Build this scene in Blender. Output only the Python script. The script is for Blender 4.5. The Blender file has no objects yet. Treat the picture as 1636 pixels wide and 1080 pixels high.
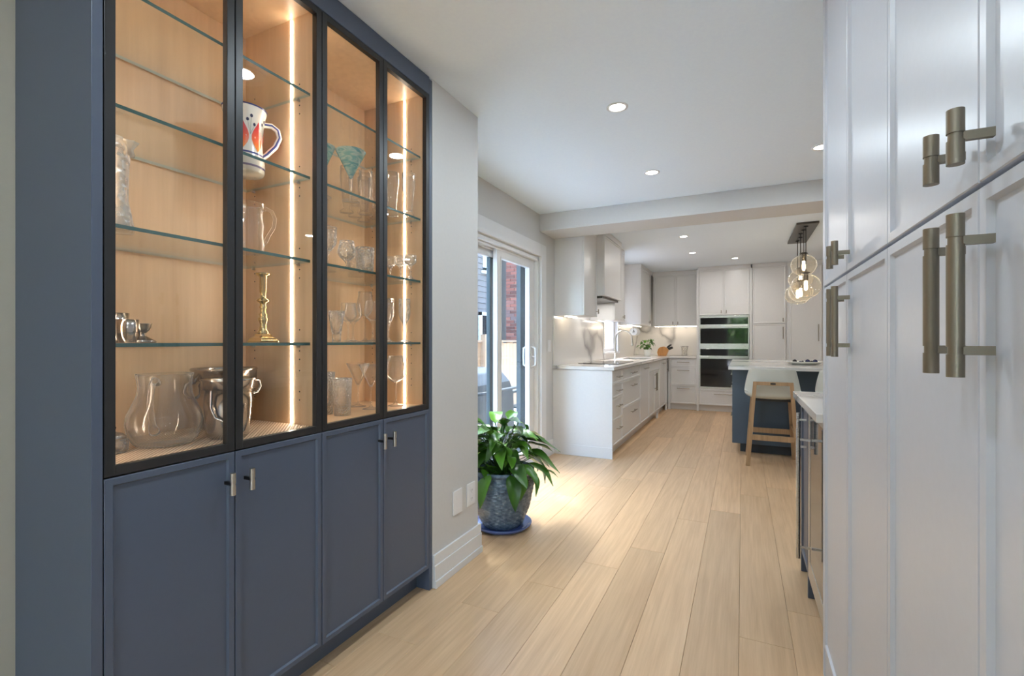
import bpy, bmesh, math, random
from mathutils import Vector, Matrix, Euler
R = random.Random(7)
sc = bpy.context.scene
COL = sc.collection
PI = math.pi

# ------------------------------------------------------------------ camera, world, sun, exposure
H = 1.18                                   # eye height; camera stands at x = 0, y = 0
cam = bpy.data.cameras.new('camera')
cam.sensor_width = 36.0
cam.lens = 760.0 / 1636.0 * 36.0
cam.shift_y = 5.0 / 1636.0
cam.clip_start = 0.02
camo = bpy.data.objects.new('camera', cam)
camo.location = (0, 0, H)
camo.rotation_euler = (PI / 2, 0, math.atan(368.0 / 760.0))
COL.objects.link(camo)
sc.camera = camo

w = bpy.data.worlds.new('sky'); sc.world = w; w.use_nodes = True
nt = w.node_tree
bg = nt.nodes['Background']
sky = nt.nodes.new('ShaderNodeTexSky')
sky.sky_type = 'NISHITA'; sky.sun_disc = False
sky.sun_elevation = math.radians(62); sky.sun_rotation = math.radians(-55)
sky.air_density = 1.0; sky.dust_density = 3.0; sky.ozone_density = 1.0
nt.links.new(sky.outputs[0], bg.inputs[0])
bg.inputs[1].default_value = 2.75

sun = bpy.data.lights.new('sun', 'SUN'); sun.energy = 5.0; sun.angle = math.radians(0.6); sun.color = (1, .93, .82)
suno = bpy.data.objects.new('sun', sun); COL.objects.link(suno)
suno.location = (-6, 6, 8)
suno.rotation_euler = Vector((.436, -.308, -.883)).to_track_quat('-Z', 'Y').to_euler()

vs = sc.view_settings
vs.view_transform = 'Standard'; vs.look = 'None'; vs.gamma = 1.0; vs.use_curve_mapping = False
vs.exposure = 0.54
LAMP = 4.2                                  # watts of one ceiling downlight
sc.cycles.max_bounces = 16; sc.cycles.diffuse_bounces = 5; sc.cycles.glossy_bounces = 5
sc.cycles.transmission_bounces = 16; sc.cycles.transparent_max_bounces = 40
sc.cycles.caustics_reflective = False; sc.cycles.caustics_refractive = False
sc.cycles.sample_clamp_indirect = 10.0

def portal(name, loc, rot, sx, sy):
    l = bpy.data.lights.new(name, 'AREA'); l.shape = 'RECTANGLE'; l.size = sx; l.size_y = sy
    l.cycles.is_portal = True
    o = bpy.data.objects.new(name, l); o.location = loc; o.rotation_euler = rot; COL.objects.link(o)

portal('door_portal', (-1.95, 3.43, 1.0), (0, -PI / 2, 0), 1.95, 1.8)
portal('kitchen_window_portal', (-1.92, 7.15, 1.55), (0, -PI / 2, 0), 1.05, .8)
portal('rear_window_portal', (.55, -4.66, 1.2), (PI / 2, 0, 0), 2.3, 2.2)

# ------------------------------------------------------------------ materials
def srgb(r, g, b):
    f = lambda c: (c / 255 / 12.92) if c / 255 <= .04045 else ((c / 255 + .055) / 1.055) ** 2.4
    return (f(r), f(g), f(b), 1)

def principled(name):
    m = bpy.data.materials.new(name); m.use_nodes = True
    return m, m.node_tree, m.node_tree.nodes['Principled BSDF']

def N(nt, t, **kw):
    n = nt.nodes.new(t)
    for k, v in kw.items(): setattr(n, k, v)
    return n

def coords(nt, scale=(1, 1, 1), rnd=False):
    tc = N(nt, 'ShaderNodeTexCoord'); mp = N(nt, 'ShaderNodeMapping')
    mp.inputs['Scale'].default_value = scale
    nt.links.new(tc.outputs['Object'], mp.inputs['Vector'])
    if rnd:
        oi = N(nt, 'ShaderNodeObjectInfo'); mul = N(nt, 'ShaderNodeVectorMath', operation='SCALE')
        mul.inputs[0].default_value = (31, 47, 19)
        nt.links.new(oi.outputs['Random'], mul.inputs['Scale'])
        nt.links.new(mul.outputs[0], mp.inputs['Location'])
    return mp.outputs[0]

def ramp(nt, fac, stops):
    r = N(nt, 'ShaderNodeValToRGB')
    while len(r.color_ramp.elements) < len(stops): r.color_ramp.elements.new(.5)
    for e, (p, c) in zip(r.color_ramp.elements, stops): e.position = p; e.color = c
    nt.links.new(fac, r.inputs[0]); return r.outputs[0]

def paint(name, col, rough=.4, bump=.02, scale=60, metallic=0.0, coat=0.0):
    """plain finish with a faint procedural mottle and orange-peel relief"""
    m, nt, b = principled(name)
    v = coords(nt, (scale,) * 3)
    n = N(nt, 'ShaderNodeTexNoise'); n.inputs['Scale'].default_value = 1; n.inputs['Detail'].default_value = 3
    nt.links.new(v, n.inputs['Vector'])
    c0 = tuple(x * .988 for x in col[:3]) + (1,); c1 = tuple(min(1, x * 1.012) for x in col[:3]) + (1,)
    nt.links.new(ramp(nt, n.outputs[0], [(.3, c0), (.7, c1)]), b.inputs['Base Color'])
    b.inputs['Roughness'].default_value = rough; b.inputs['Metallic'].default_value = metallic
    if coat: b.inputs['Coat Weight'].default_value = coat; b.inputs['Coat Roughness'].default_value = .12
    if bump:
        bp = N(nt, 'ShaderNodeBump'); bp.inputs['Strength'].default_value = bump; bp.inputs['Distance'].default_value = .002
        nt.links.new(n.outputs[0], bp.inputs['Height']); nt.links.new(bp.outputs[0], b.inputs['Normal'])
    return m

def wood(name, dark, light, axis='Y', rough=.45, rnd=True, fine=70, coat=0.0, spread=.22):
    m, nt, b = principled(name)
    i = 'XYZ'.index(axis)
    s1 = [fine] * 3; s1[i] = 2.2
    s2 = [9] * 3; s2[i] = .8
    v1 = coords(nt, s1, rnd); v2 = coords(nt, s2, rnd)
    a = N(nt, 'ShaderNodeTexNoise'); a.inputs['Scale'].default_value = 1; a.inputs['Detail'].default_value = 5; a.inputs['Roughness'].default_value = .65
    nt.links.new(v1, a.inputs['Vector'])
    g = N(nt, 'ShaderNodeTexNoise'); g.inputs['Scale'].default_value = 1; g.inputs['Detail'].default_value = 2
    nt.links.new(v2, g.inputs['Vector'])
    mu = N(nt, 'ShaderNodeMath', operation='MULTIPLY'); mu.inputs[1].default_value = 11
    nt.links.new(g.outputs[0], mu.inputs[0])
    fr = N(nt, 'ShaderNodeMath', operation='PINGPONG'); fr.inputs[1].default_value = 1
    nt.links.new(mu.outputs[0], fr.inputs[0])
    mx = N(nt, 'ShaderNodeMath', operation='MULTIPLY_ADD'); mx.inputs[1].default_value = .18
    nt.links.new(fr.outputs[0], mx.inputs[0]); nt.links.new(a.outputs[0], mx.inputs[2])
    colr = ramp(nt, mx.outputs[0], [(.25, dark), (.85, light)])
    if rnd:
        oi = N(nt, 'ShaderNodeObjectInfo')
        mr = N(nt, 'ShaderNodeMapRange'); mr.inputs['To Min'].default_value = 1 - spread; mr.inputs['To Max'].default_value = 1 + spread * .45
        nt.links.new(oi.outputs['Random'], mr.inputs[0])
        vm = N(nt, 'ShaderNodeVectorMath', operation='SCALE')
        nt.links.new(colr, vm.inputs[0]); nt.links.new(mr.outputs[0], vm.inputs['Scale'])
        colr = vm.outputs[0]
    nt.links.new(colr, b.inputs['Base Color'])
    b.inputs['Roughness'].default_value = rough
    if coat: b.inputs['Coat Weight'].default_value = coat; b.inputs['Coat Roughness'].default_value = .25
    bp = N(nt, 'ShaderNodeBump'); bp.inputs['Strength'].default_value = .08; bp.inputs['Distance'].default_value = .001
    nt.links.new(a.outputs[0], bp.inputs['Height']); nt.links.new(bp.outputs[0], b.inputs['Normal'])
    return m

def marble(name):
    m, nt, b = principled(name)
    v = coords(nt, (1, 1, 1))
    d = N(nt, 'ShaderNodeTexNoise'); d.inputs['Scale'].default_value = 1.3; d.inputs['Detail'].default_value = 4
    nt.links.new(v, d.inputs['Vector'])
    ad = N(nt, 'ShaderNodeMixRGB', blend_type='ADD'); ad.inputs[0].default_value = .7
    nt.links.new(v, ad.inputs[1]); nt.links.new(d.outputs['Color'], ad.inputs[2])
    n = N(nt, 'ShaderNodeTexNoise'); n.inputs['Scale'].default_value = .62; n.inputs['Detail'].default_value = 2
    nt.links.new(ad.outputs[0], n.inputs['Vector'])
    s = N(nt, 'ShaderNodeMath', operation='SUBTRACT'); s.inputs[1].default_value = .5
    nt.links.new(n.outputs[0], s.inputs[0])
    ab = N(nt, 'ShaderNodeMath', operation='ABSOLUTE'); nt.links.new(s.outputs[0], ab.inputs[0])
    nt.links.new(ramp(nt, ab.outputs[0], [(0, srgb(158, 155, 154)), (.008, srgb(190, 187, 184)), (.022, srgb(220, 217, 213)), (.06, srgb(226, 223, 219))]), b.inputs['Base Color'])
    b.inputs['Roughness'].default_value = .14
    return m

def metal(name, col, rough=.3, brush=None):
    m, nt, b = principled(name)
    b.inputs['Base Color'].default_value = col; b.inputs['Metallic'].default_value = 1
    v = coords(nt, brush or (300, 300, 300))
    n = N(nt, 'ShaderNodeTexNoise'); n.inputs['Scale'].default_value = 1; nt.links.new(v, n.inputs['Vector'])
    mr = N(nt, 'ShaderNodeMapRange'); mr.inputs['To Min'].default_value = rough * .8; mr.inputs['To Max'].default_value = rough * 1.25
    nt.links.new(n.outputs[0], mr.inputs[0]); nt.links.new(mr.outputs[0], b.inputs['Roughness'])
    bp = N(nt, 'ShaderNodeBump'); bp.inputs['Strength'].default_value = .12 if brush else .03; bp.inputs['Distance'].default_value = .001
    nt.links.new(n.outputs[0], bp.inputs['Height']); nt.links.new(bp.outputs[0], b.inputs['Normal'])
    return m

def clear(name, tint=(1, 1, 1, 1), ior=1.5, edge=.0, power=3.0, cut=0.0, rough=.0, base=0.0, scatter=0.0, refract=0.0):
    """thin clear glass: straight-through transmission with a fresnel mirror; edge lifts the reflection at grazing angles"""
    m = bpy.data.materials.new(name); m.use_nodes = True; nt = m.node_tree; nt.nodes.clear()
    out = N(nt, 'ShaderNodeOutputMaterial'); mix = N(nt, 'ShaderNodeMixShader')
    tr = N(nt, 'ShaderNodeBsdfTransparent'); tr.inputs[0].default_value = tint
    gl = N(nt, 'ShaderNodeBsdfGlossy'); gl.inputs['Roughness'].default_value = rough
    lw = N(nt, 'ShaderNodeLayerWeight'); lw.inputs[0].default_value = .5
    f0 = ((ior - 1) / (ior + 1)) ** 2
    p5 = N(nt, 'ShaderNodeMath', operation='POWER'); p5.inputs[1].default_value = 5
    nt.links.new(lw.outputs['Facing'], p5.inputs[0])
    sch = N(nt, 'ShaderNodeMath', operation='MULTIPLY_ADD'); sch.inputs[1].default_value = 1 - f0; sch.inputs[2].default_value = f0
    nt.links.new(p5.outputs[0], sch.inputs[0]); fac = sch.outputs[0]
    if edge:
        pw = N(nt, 'ShaderNodeMath', operation='POWER'); pw.inputs[1].default_value = power
        nt.links.new(lw.outputs['Facing'], pw.inputs[0])
        ma = N(nt, 'ShaderNodeMath', operation='MULTIPLY_ADD'); ma.inputs[1].default_value = edge; ma.use_clamp = True
        nt.links.new(pw.outputs[0], ma.inputs[0]); nt.links.new(fac, ma.inputs[2]); fac = ma.outputs[0]
    if base:
        aa = N(nt, 'ShaderNodeMath', operation='ADD'); aa.inputs[1].default_value = base; aa.use_clamp = True
        nt.links.new(fac, aa.inputs[0]); fac = aa.outputs[0]
    if cut:
        v = coords(nt, (1, 1, 1))
        vo = N(nt, 'ShaderNodeTexVoronoi'); vo.inputs['Scale'].default_value = cut; nt.links.new(v, vo.inputs['Vector'])
        bp = N(nt, 'ShaderNodeBump'); bp.inputs['Strength'].default_value = .9; bp.inputs['Distance'].default_value = .006
        nt.links.new(vo.outputs['Distance'], bp.inputs['Height'])
        for q in (gl, lw): nt.links.new(bp.outputs[0], q.inputs['Normal'])
    surf = gl.outputs[0]
    if scatter:
        df = N(nt, 'ShaderNodeBsdfDiffuse'); tl = N(nt, 'ShaderNodeBsdfTranslucent')
        m1 = N(nt, 'ShaderNodeMixShader'); m1.inputs[0].default_value = .5; m2 = N(nt, 'ShaderNodeMixShader'); m2.inputs[0].default_value = scatter
        nt.links.new(df.outputs[0], m1.inputs[1]); nt.links.new(tl.outputs[0], m1.inputs[2])
        nt.links.new(surf, m2.inputs[1]); nt.links.new(m1.outputs[0], m2.inputs[2]); surf = m2.outputs[0]
    thru = tr.outputs[0]
    if refract:
        rf = N(nt, 'ShaderNodeBsdfGlass'); rf.inputs['IOR'].default_value = ior; rf.inputs['Roughness'].default_value = 0.0; rf.inputs['Color'].default_value = tint
        m3 = N(nt, 'ShaderNodeMixShader'); m3.inputs[0].default_value = refract
        nt.links.new(tr.outputs[0], m3.inputs[1]); nt.links.new(rf.outputs[0], m3.inputs[2]); thru = m3.outputs[0]
        if cut: nt.links.new(bp.outputs[0], rf.inputs['Normal'])
    nt.links.new(fac, mix.inputs[0]); nt.links.new(thru, mix.inputs[1]); nt.links.new(surf, mix.inputs[2])
    nt.links.new(mix.outputs[0], out.inputs[0])
    return m

def glow(name, col, strength):
    m = bpy.data.materials.new(name); m.use_nodes = True; nt = m.node_tree; nt.nodes.clear()
    out = N(nt, 'ShaderNodeOutputMaterial'); e = N(nt, 'ShaderNodeEmission')
    e.inputs[0].default_value = col; e.inputs[1].default_value = strength
    nt.links.new(e.outputs[0], out.inputs[0]); return m

M = {}
M['blue'] = paint('blue_lacquer', srgb(81, 91, 109), .38, bump=0)
M['island_blue'] = paint('island_blue_lacquer', srgb(74, 89, 104), .4)
M['white'] = paint('white_lacquer', srgb(222, 221, 220), .3, bump=0)
M['pantry'] = paint('pantry_lacquer', srgb(208, 213, 223), .3, bump=0)
M['wall'] = paint('wall_paint', srgb(209, 208, 206), .6, bump=0)
M['ceiling'] = paint('ceiling_paint', srgb(234, 245, 255), .8, bump=0)
M['beige'] = paint('shaded_wall_paint', srgb(186, 182, 168), .6, bump=0)  # darker beige wall tone, shade of the near stretch put into the colour
M['trim'] = paint('trim_paint', srgb(226, 226, 226), .35)
M['black'] = paint('black_frame', srgb(38, 38, 39), .38)
M['dark'] = paint('dark_kick', srgb(46, 50, 54), .5)
M['maple'] = wood('maple_veneer', srgb(206, 172, 134), srgb(222, 190, 152), 'Z', .4, rnd=False, fine=40)
M['plank'] = wood('oak_plank', srgb(205, 167, 127), srgb(230, 195, 155), 'Y', .42, spread=.15, coat=.08)
M['subfloor'] = paint('subfloor_joint', srgb(120, 96, 70), .8)
M['oak'] = wood('oak_legs', srgb(150, 120, 88), srgb(186, 154, 118), 'Z', .5, rnd=False)
M['marble'] = marble('white_marble')
M['bronze'] = metal('knurled_bronze', srgb(142, 134, 120), .42, (900, 900, 260))
M['nickel'] = metal('brushed_nickel', srgb(196, 190, 180), .3)
M['postdark'] = metal('dark_bronze_post', srgb(84, 80, 76), .35)
M['pull'] = metal('warm_nickel_pull', srgb(158, 150, 138), .38)
M['steel'] = metal('stainless', srgb(200, 198, 194), .28, (20, 500, 500))
M['chrome'] = metal('chrome', srgb(225, 226, 228), .08)
M['silver'] = metal('polished_silver', srgb(190, 184, 178), .16)
M['pewter'] = metal('pewter', srgb(150, 144, 136), .22)
M['brass'] = metal('polished_brass', srgb(206, 184, 134), .16)
M['blackglass'] = paint('black_glass', srgb(14, 15, 16), .04, bump=0)
M['fridgeglass'] = paint('smoked_glass', srgb(60, 62, 66), .06, bump=0, metallic=.35)
M['pane'] = clear('clear_pane', (1, 1, 1, 1), 1.45)
M['shelf'] = clear('shelf_glass', (.965, .985, .975, 1), 1.5)
M['edge2'] = paint('pale_glass_edge', srgb(176, 184, 172), .2, bump=0)
M['edge'] = paint('green_glass_edge', srgb(70, 102, 98), .12, bump=0)
M['outpane'] = clear('door_glass', (.86, .93, .96, 1), 1.5)
M['glass'] = clear('drinking_glass', (.985, .985, .98, 1), 1.5, edge=.9, power=2.4, rough=.02, scatter=.35, base=.02)
M['thick'] = clear('thick_glass', (.985, .985, .98, 1), 1.5, edge=.85, power=2.8, rough=.02, scatter=.3, base=.02)
M['crystal'] = clear('cut_crystal', (.97, .97, .96, 1), 1.5, edge=1.0, power=1.9, cut=90, base=.10, rough=.03, scatter=.4)
M['crystal2'] = clear('pressed_crystal', (.95, .95, .94, 1), 1.5, edge=.85, power=1.9, cut=150, base=.14, rough=.04, scatter=.45)
M['teal'] = clear('teal_swirl_glass', (.42, .66, .66, 1), 1.5, edge=.5, power=3.2, base=.04)
M['globe'] = clear('globe_glass', (1, .985, .955, 1), 1.45, edge=.5, power=4.0, base=.015, rough=.04, scatter=.4)
M['led'] = glow('led_strip', (1, .86, .69, 1), 31)
M['under'] = glow('under_cabinet_led', (1, .86, .68, 1), 16)
M['lens'] = glow('downlight_lens', (1, .94, .86, 1), 14)
M['bulb'] = glow('filament_bulb', (1, .80, .52, 1), 20)
M['gunmetal'] = metal('gunmetal', srgb(92, 88, 84), .32)
M['cord'] = paint('black_cord', srgb(24, 24, 24), .5)
M['fabric'] = paint('mint_fabric', srgb(203, 205, 197), .85, bump=.2, scale=500)
M['plate'] = paint('switch_plate', srgb(232, 232, 234), .3, bump=0)
M['slot'] = paint('outlet_slot', srgb(150, 148, 150), .5, bump=0)
M['soil'] = paint('potting_soil', srgb(54, 42, 34), .95, bump=.8, scale=120)
M['saucer'] = paint('blue_glaze_saucer', srgb(72, 92, 150), .16, coat=.4)
M['paper'] = paint('paper_roll', srgb(238, 238, 236), .9)
M['ceramic'] = paint('white_ceramic', srgb(238, 236, 228), .15, coat=.4)
M['cobalt'] = paint('cobalt_glaze', srgb(64, 74, 140), .2)
M['ink'] = paint('navy_glaze', srgb(38, 44, 84), .25)
M['stemink'] = paint('grey_green_glaze', srgb(150, 152, 140), .3)
M['cutwood'] = wood('knife_block_wood', srgb(170, 112, 58), srgb(206, 150, 90), 'Z', .4, rnd=False)
M['knifeblack'] = paint('knife_handle', srgb(28, 28, 30), .35)
M['board'] = wood('fence_board', srgb(150, 118, 88), srgb(188, 154, 120), 'Z', .8, spread=.2)
M['siding'] = paint('grey_siding', srgb(104, 94, 88), .8)
M['mortar'] = paint('mortar', srgb(176, 168, 160), .95, bump=.5)
M['extteal'] = paint('teal_exterior_cladding', srgb(52, 68, 74), .4)
M['patio'] = paint('patio_slab', srgb(198, 198, 196), .9, bump=.3, scale=20)
M['grill'] = paint('grill_cover', srgb(50, 52, 54), .6)
M['bark'] = paint('bark', srgb(86, 70, 56), .95, bump=.6, scale=30)
M['plastic'] = clear('wrapping_film', (.93, .91, .87, 1), 1.4, edge=.5, power=1.5, base=.32, rough=.25, cut=60, scatter=.7)
M['kraft'] = paint('cream_tissue', srgb(228, 214, 192), .8, bump=.5, scale=60)

def leafmat(name, a, b_):
    m, nt, b = principled(name)
    oi = N(nt, 'ShaderNodeObjectInfo')
    v = coords(nt, (14, 3, 14), True)
    n = N(nt, 'ShaderNodeTexNoise'); n.inputs['Scale'].default_value = 1; nt.links.new(v, n.inputs['Vector'])
    ad = N(nt, 'ShaderNodeMath', operation='ADD'); nt.links.new(oi.outputs['Random'], ad.inputs[0]); nt.links.new(n.outputs[0], ad.inputs[1])
    ha = N(nt, 'ShaderNodeMath', operation='MULTIPLY'); ha.inputs[1].default_value = .5; nt.links.new(ad.outputs[0], ha.inputs[0])
    nt.links.new(ramp(nt, ha.outputs[0], [(.2, a), (.8, b_)]), b.inputs['Base Color'])
    b.inputs['Roughness'].default_value = .32
    return m
M['leaf'] = leafmat('glossy_leaf', srgb(34, 72, 22), srgb(96, 152, 44))
M['leafback'] = leafmat('garden_leaf', srgb(60, 112, 50), srgb(140, 186, 92))

def glaze():
    m, nt, b = principled('woven_blue_glaze')
    v = coords(nt, (1, 1, 1))
    n = N(nt, 'ShaderNodeTexNoise'); n.inputs['Scale'].default_value = 38; n.inputs['Detail'].default_value = 4
    nt.links.new(v, n.inputs['Vector'])
    nt.links.new(ramp(nt, n.outputs[0], [(.3, srgb(68, 86, 106)), (.6, srgb(104, 122, 140)), (.8, srgb(152, 162, 172))]), b.inputs['Base Color'])
    b.inputs['Roughness'].default_value = .16
    return m
M['pot'] = glaze()

def brickmat():
    m, nt, b = principled('red_brick')
    oi = N(nt, 'ShaderNodeObjectInfo')
    nt.links.new(ramp(nt, oi.outputs['Random'], [(0, srgb(104, 66, 58)), (.55, srgb(150, 88, 74)), (.85, srgb(166, 106, 90)), (1, srgb(104, 96, 96))]), b.inputs['Base Color'])
    b.inputs['Roughness'].default_value = .9
    v = coords(nt, (60, 60, 60)); n = N(nt, 'ShaderNodeTexNoise'); nt.links.new(v, n.inputs['Vector'])
    bp = N(nt, 'ShaderNodeBump'); bp.inputs['Strength'].default_value = .4; bp.inputs['Distance'].default_value = .003
    nt.links.new(n.outputs[0], bp.inputs['Height']); nt.links.new(bp.outputs[0], b.inputs['Normal'])
    return m
M['brick'] = brickmat()

def linermat():
    m, nt, b = principled('ribbed_liner')
    tc = N(nt, 'ShaderNodeTexCoord')
    wv = N(nt, 'ShaderNodeTexWave', wave_type='BANDS', bands_direction='DIAGONAL'); wv.inputs['Scale'].default_value = 48
    nt.links.new(tc.outputs['Object'], wv.inputs['Vector'])
    nt.links.new(ramp(nt, wv.outputs[0], [(.2, srgb(168, 140, 112)), (.6, srgb(216, 190, 160))]), b.inputs['Base Color'])
    bp = N(nt, 'ShaderNodeBump'); bp.inputs['Strength'].default_value = .6; bp.inputs['Distance'].default_value = .002
    nt.links.new(wv.outputs[0], bp.inputs['Height']); nt.links.new(bp.outputs[0], b.inputs['Normal'])
    b.inputs['Roughness'].default_value = .6
    return m
M['liner'] = linermat()

def tealswirl():
    """swirled, partly cloudy teal glass"""
    m, nt, b = principled('teal_swirl_glass')
    v = coords(nt, (9, 9, 40)); n = N(nt, 'ShaderNodeTexNoise'); n.inputs['Scale'].default_value = 1; n.inputs['Distortion'].default_value = 1.5
    nt.links.new(v, n.inputs['Vector'])
    c = ramp(nt, n.outputs[0], [(.36, srgb(160, 208, 208)), (.48, srgb(226, 236, 230)), (.58, srgb(132, 192, 198)), (.7, srgb(186, 214, 212))])
    out = [q for q in nt.nodes if q.type == 'OUTPUT_MATERIAL'][0]
    tr = N(nt, 'ShaderNodeBsdfTransparent'); tl = N(nt, 'ShaderNodeBsdfTranslucent'); m1 = N(nt, 'ShaderNodeMixShader'); m2 = N(nt, 'ShaderNodeMixShader')
    b.inputs['Roughness'].default_value = .06
    for q in (b.inputs['Base Color'], tr.inputs[0], tl.inputs[0]): nt.links.new(c, q)
    m1.inputs[0].default_value = .5; m2.inputs[0].default_value = .45
    nt.links.new(b.outputs[0], m1.inputs[1]); nt.links.new(tl.outputs[0], m1.inputs[2])
    nt.links.new(m1.outputs[0], m2.inputs[1]); nt.links.new(tr.outputs[0], m2.inputs[2]); nt.links.new(m2.outputs[0], out.inputs[0])
    return m
M['teal'] = tealswirl()

# ------------------------------------------------------------------ mesh helpers
ORG = {}
class MB:
    def __init__(s): s.v = []; s.f = []; s.m = []; s.s = []
    def add(s, vs, fs, mi=0, smooth=False):
        o = len(s.v); s.v += [tuple(p) for p in vs]
        for f in fs: s.f.append(tuple(i + o for i in f)); s.m.append(mi); s.s.append(smooth)
        return s
    def box(s, x0, x1, y0, y1, z0, z1, mi=0, fn=None, mside=None):
        p = [(x, y, z) for x in (x0, x1) for y in (y0, y1) for z in (z0, z1)]
        if fn: p = [fn(*q) for q in p]
        F = [(0, 1, 3, 2), (4, 6, 7, 5), (0, 4, 5, 1), (2, 3, 7, 6), (0, 2, 6, 4), (1, 5, 7, 3)]
        if mside is None: s.add(p, F, mi)
        else:
            s.add(p, F[4:], mi); s.add(p, F[:4], mside)
        return s
    def lathe(s, prof, cx, cy, z0, n=24, mi=0, smooth=True, flute=None, sq=None):
        vs = []; fs = []
        k = len(prof)
        for j in range(n):
            a = 2 * PI * j / n
            for (r, z) in prof:
                rr = r * (flute(a, z) if flute else 1)
                vs.append((cx + rr * math.cos(a), cy + rr * math.sin(a), z0 + z))
        for j in range(n):
            a = j * k; b = ((j + 1) % n) * k
            for i in range(k - 1): fs.append((a + i, b + i, b + i + 1, a + i + 1))
        s.add(vs, fs, mi, smooth); return s
    def tube(s, pts, r, n=8, mi=0, caps=True, flat=None):
        pts = [Vector(p) for p in pts]; k = len(pts)
        rs = r if isinstance(r, (list, tuple)) else [r] * k
        vs = []; fs = []; up = None
        for i, p in enumerate(pts):
            t = (pts[min(i + 1, k - 1)] - pts[max(i - 1, 0)]).normalized()
            if up is None:
                up = Vector((0, 0, 1)) if abs(t.z) < .9 else Vector((0, 1, 0))
            b = t.cross(up).normalized(); up = b.cross(t).normalized()
            for j in range(n):
                a = 2 * PI * j / n
                vs.append(p + (b * math.cos(a) * (flat or 1) + up * math.sin(a)) * rs[i])
        for i in range(k - 1):
            for j in range(n):
                q = (j + 1) % n
                fs.append((i * n + j, i * n + q, (i + 1) * n + q, (i + 1) * n + j))
        s.add(vs, fs, mi, True)
        if caps: s.add(vs[:n], [tuple(range(n))[::-1]], mi); s.add(vs[-n:], [tuple(range(n))], mi)
        return s
    def bar(s, p0, p1, wx, wy, mi=0, wx1=None, wy1=None):
        """square-section bar from p0 to p1"""
        p0 = Vector(p0); p1 = Vector(p1); t = (p1 - p0).normalized()
        up = Vector((0, 1, 0)) if abs(t.y) < .8 else Vector((0, 0, 1))
        b = up.cross(t).normalized(); u = t.cross(b).normalized()
        vs = []
        for p, ax, ay in ((p0, wx, wy), (p1, wx1 or wx, wy1 or wy)):
            for sx, sy in ((-1, -1), (1, -1), (1, 1), (-1, 1)): vs.append(p + b * sx * ax / 2 + u * sy * ay / 2)
        s.add(vs, [(3, 2, 1, 0), (4, 5, 6, 7), (0, 1, 5, 4), (1, 2, 6, 5), (2, 3, 7, 6), (3, 0, 4, 7)], mi); return s
    def build(s, name, mats, parent=None, loc=None, bevel=0, kind=None, fix=True, weld=False):
        if not isinstance(mats, (list, tuple)): mats = [mats]
        o_ = Vector(ORG[parent.name]) if parent else Vector(loc or (0, 0, 0))
        me = bpy.data.meshes.new(name)
        me.from_pydata([Vector(p) - o_ for p in s.v], [], s.f)
        for m in mats: me.materials.append(m)
        me.polygons.foreach_set('material_index', s.m); me.polygons.foreach_set('use_smooth', s.s)
        if fix:
            bm = bmesh.new(); bm.from_mesh(me)
            if weld: bmesh.ops.remove_doubles(bm, verts=bm.verts, dist=1e-5)
            bmesh.ops.recalc_face_normals(bm, faces=bm.faces); bm.to_mesh(me); bm.free()
        me.update()
        ob = bpy.data.objects.new(name, me); COL.objects.link(ob)
        if parent: ob.parent = parent
        else: ob.location = o_
        ORG[ob.name] = tuple(o_)
        if bevel:
            bv = ob.modifiers.new('bevel', 'BEVEL'); bv.width = bevel; bv.segments = 2; bv.limit_method = 'ANGLE'
        if kind: ob['kind'] = kind
        return ob

def tag(o, label=None, cat=None, group=None, kind=None):
    if label: o['label'] = label
    if cat: o['category'] = cat
    if group: o['group'] = group
    if kind: o['kind'] = kind
    return o

def thing(name, loc, label=None, cat=None, group=None, kind=None):
    o = bpy.data.objects.new(name, None); o.location = loc; o.empty_display_size = .1
    COL.objects.link(o); ORG[o.name] = tuple(loc)
    return tag(o, label, cat, group, kind)

def kids(o): return [c for c in bpy.data.objects if c.parent == o]

def dup(root, loc, label=None, rz=None, group=None):
    r = root.copy(); COL.objects.link(r); r.location = loc
    if rz is not None: r.rotation_euler = (0, 0, rz)
    if label: r['label'] = label
    if group: r['group'] = group
    for ch in kids(root):
        c = ch.copy(); COL.objects.link(c); c.parent = r
        for g in kids(ch):
            d = g.copy(); COL.objects.link(d); d.parent = c
    return r

def FX(x0, sg): return lambda u, v, w: (x0 + sg * w, u, v)
def FY(y0, sg): return lambda u, v, w: (u, y0 + sg * w, v)

def shaker(mb, fn, u0, u1, v0, v1, t=.02, fw=.018, rec=.007, mi=0):
    """slim-framed door front: outer face at w = 0, body behind it"""
    sl = .004
    def ring(a, w): return [fn(u0 + a, v0 + a, w), fn(u1 - a, v0 + a, w), fn(u1 - a, v1 - a, w), fn(u0 + a, v1 - a, w)]
    rings = [ring(0, -t), ring(0, -.0015), ring(.0015, 0), ring(fw, 0), ring(fw + sl, -rec)]
    vs = [p for r in rings for p in r]; fs = [(3, 2, 1, 0)]
    for k in range(4):
        for j in range(4):
            q = (j + 1) % 4; fs.append((k * 4 + j, k * 4 + q, k * 4 + 4 + q, k * 4 + 4 + j))
    fs.append((16, 17, 18, 19))
    mb.add(vs, fs, mi); return mb

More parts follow.
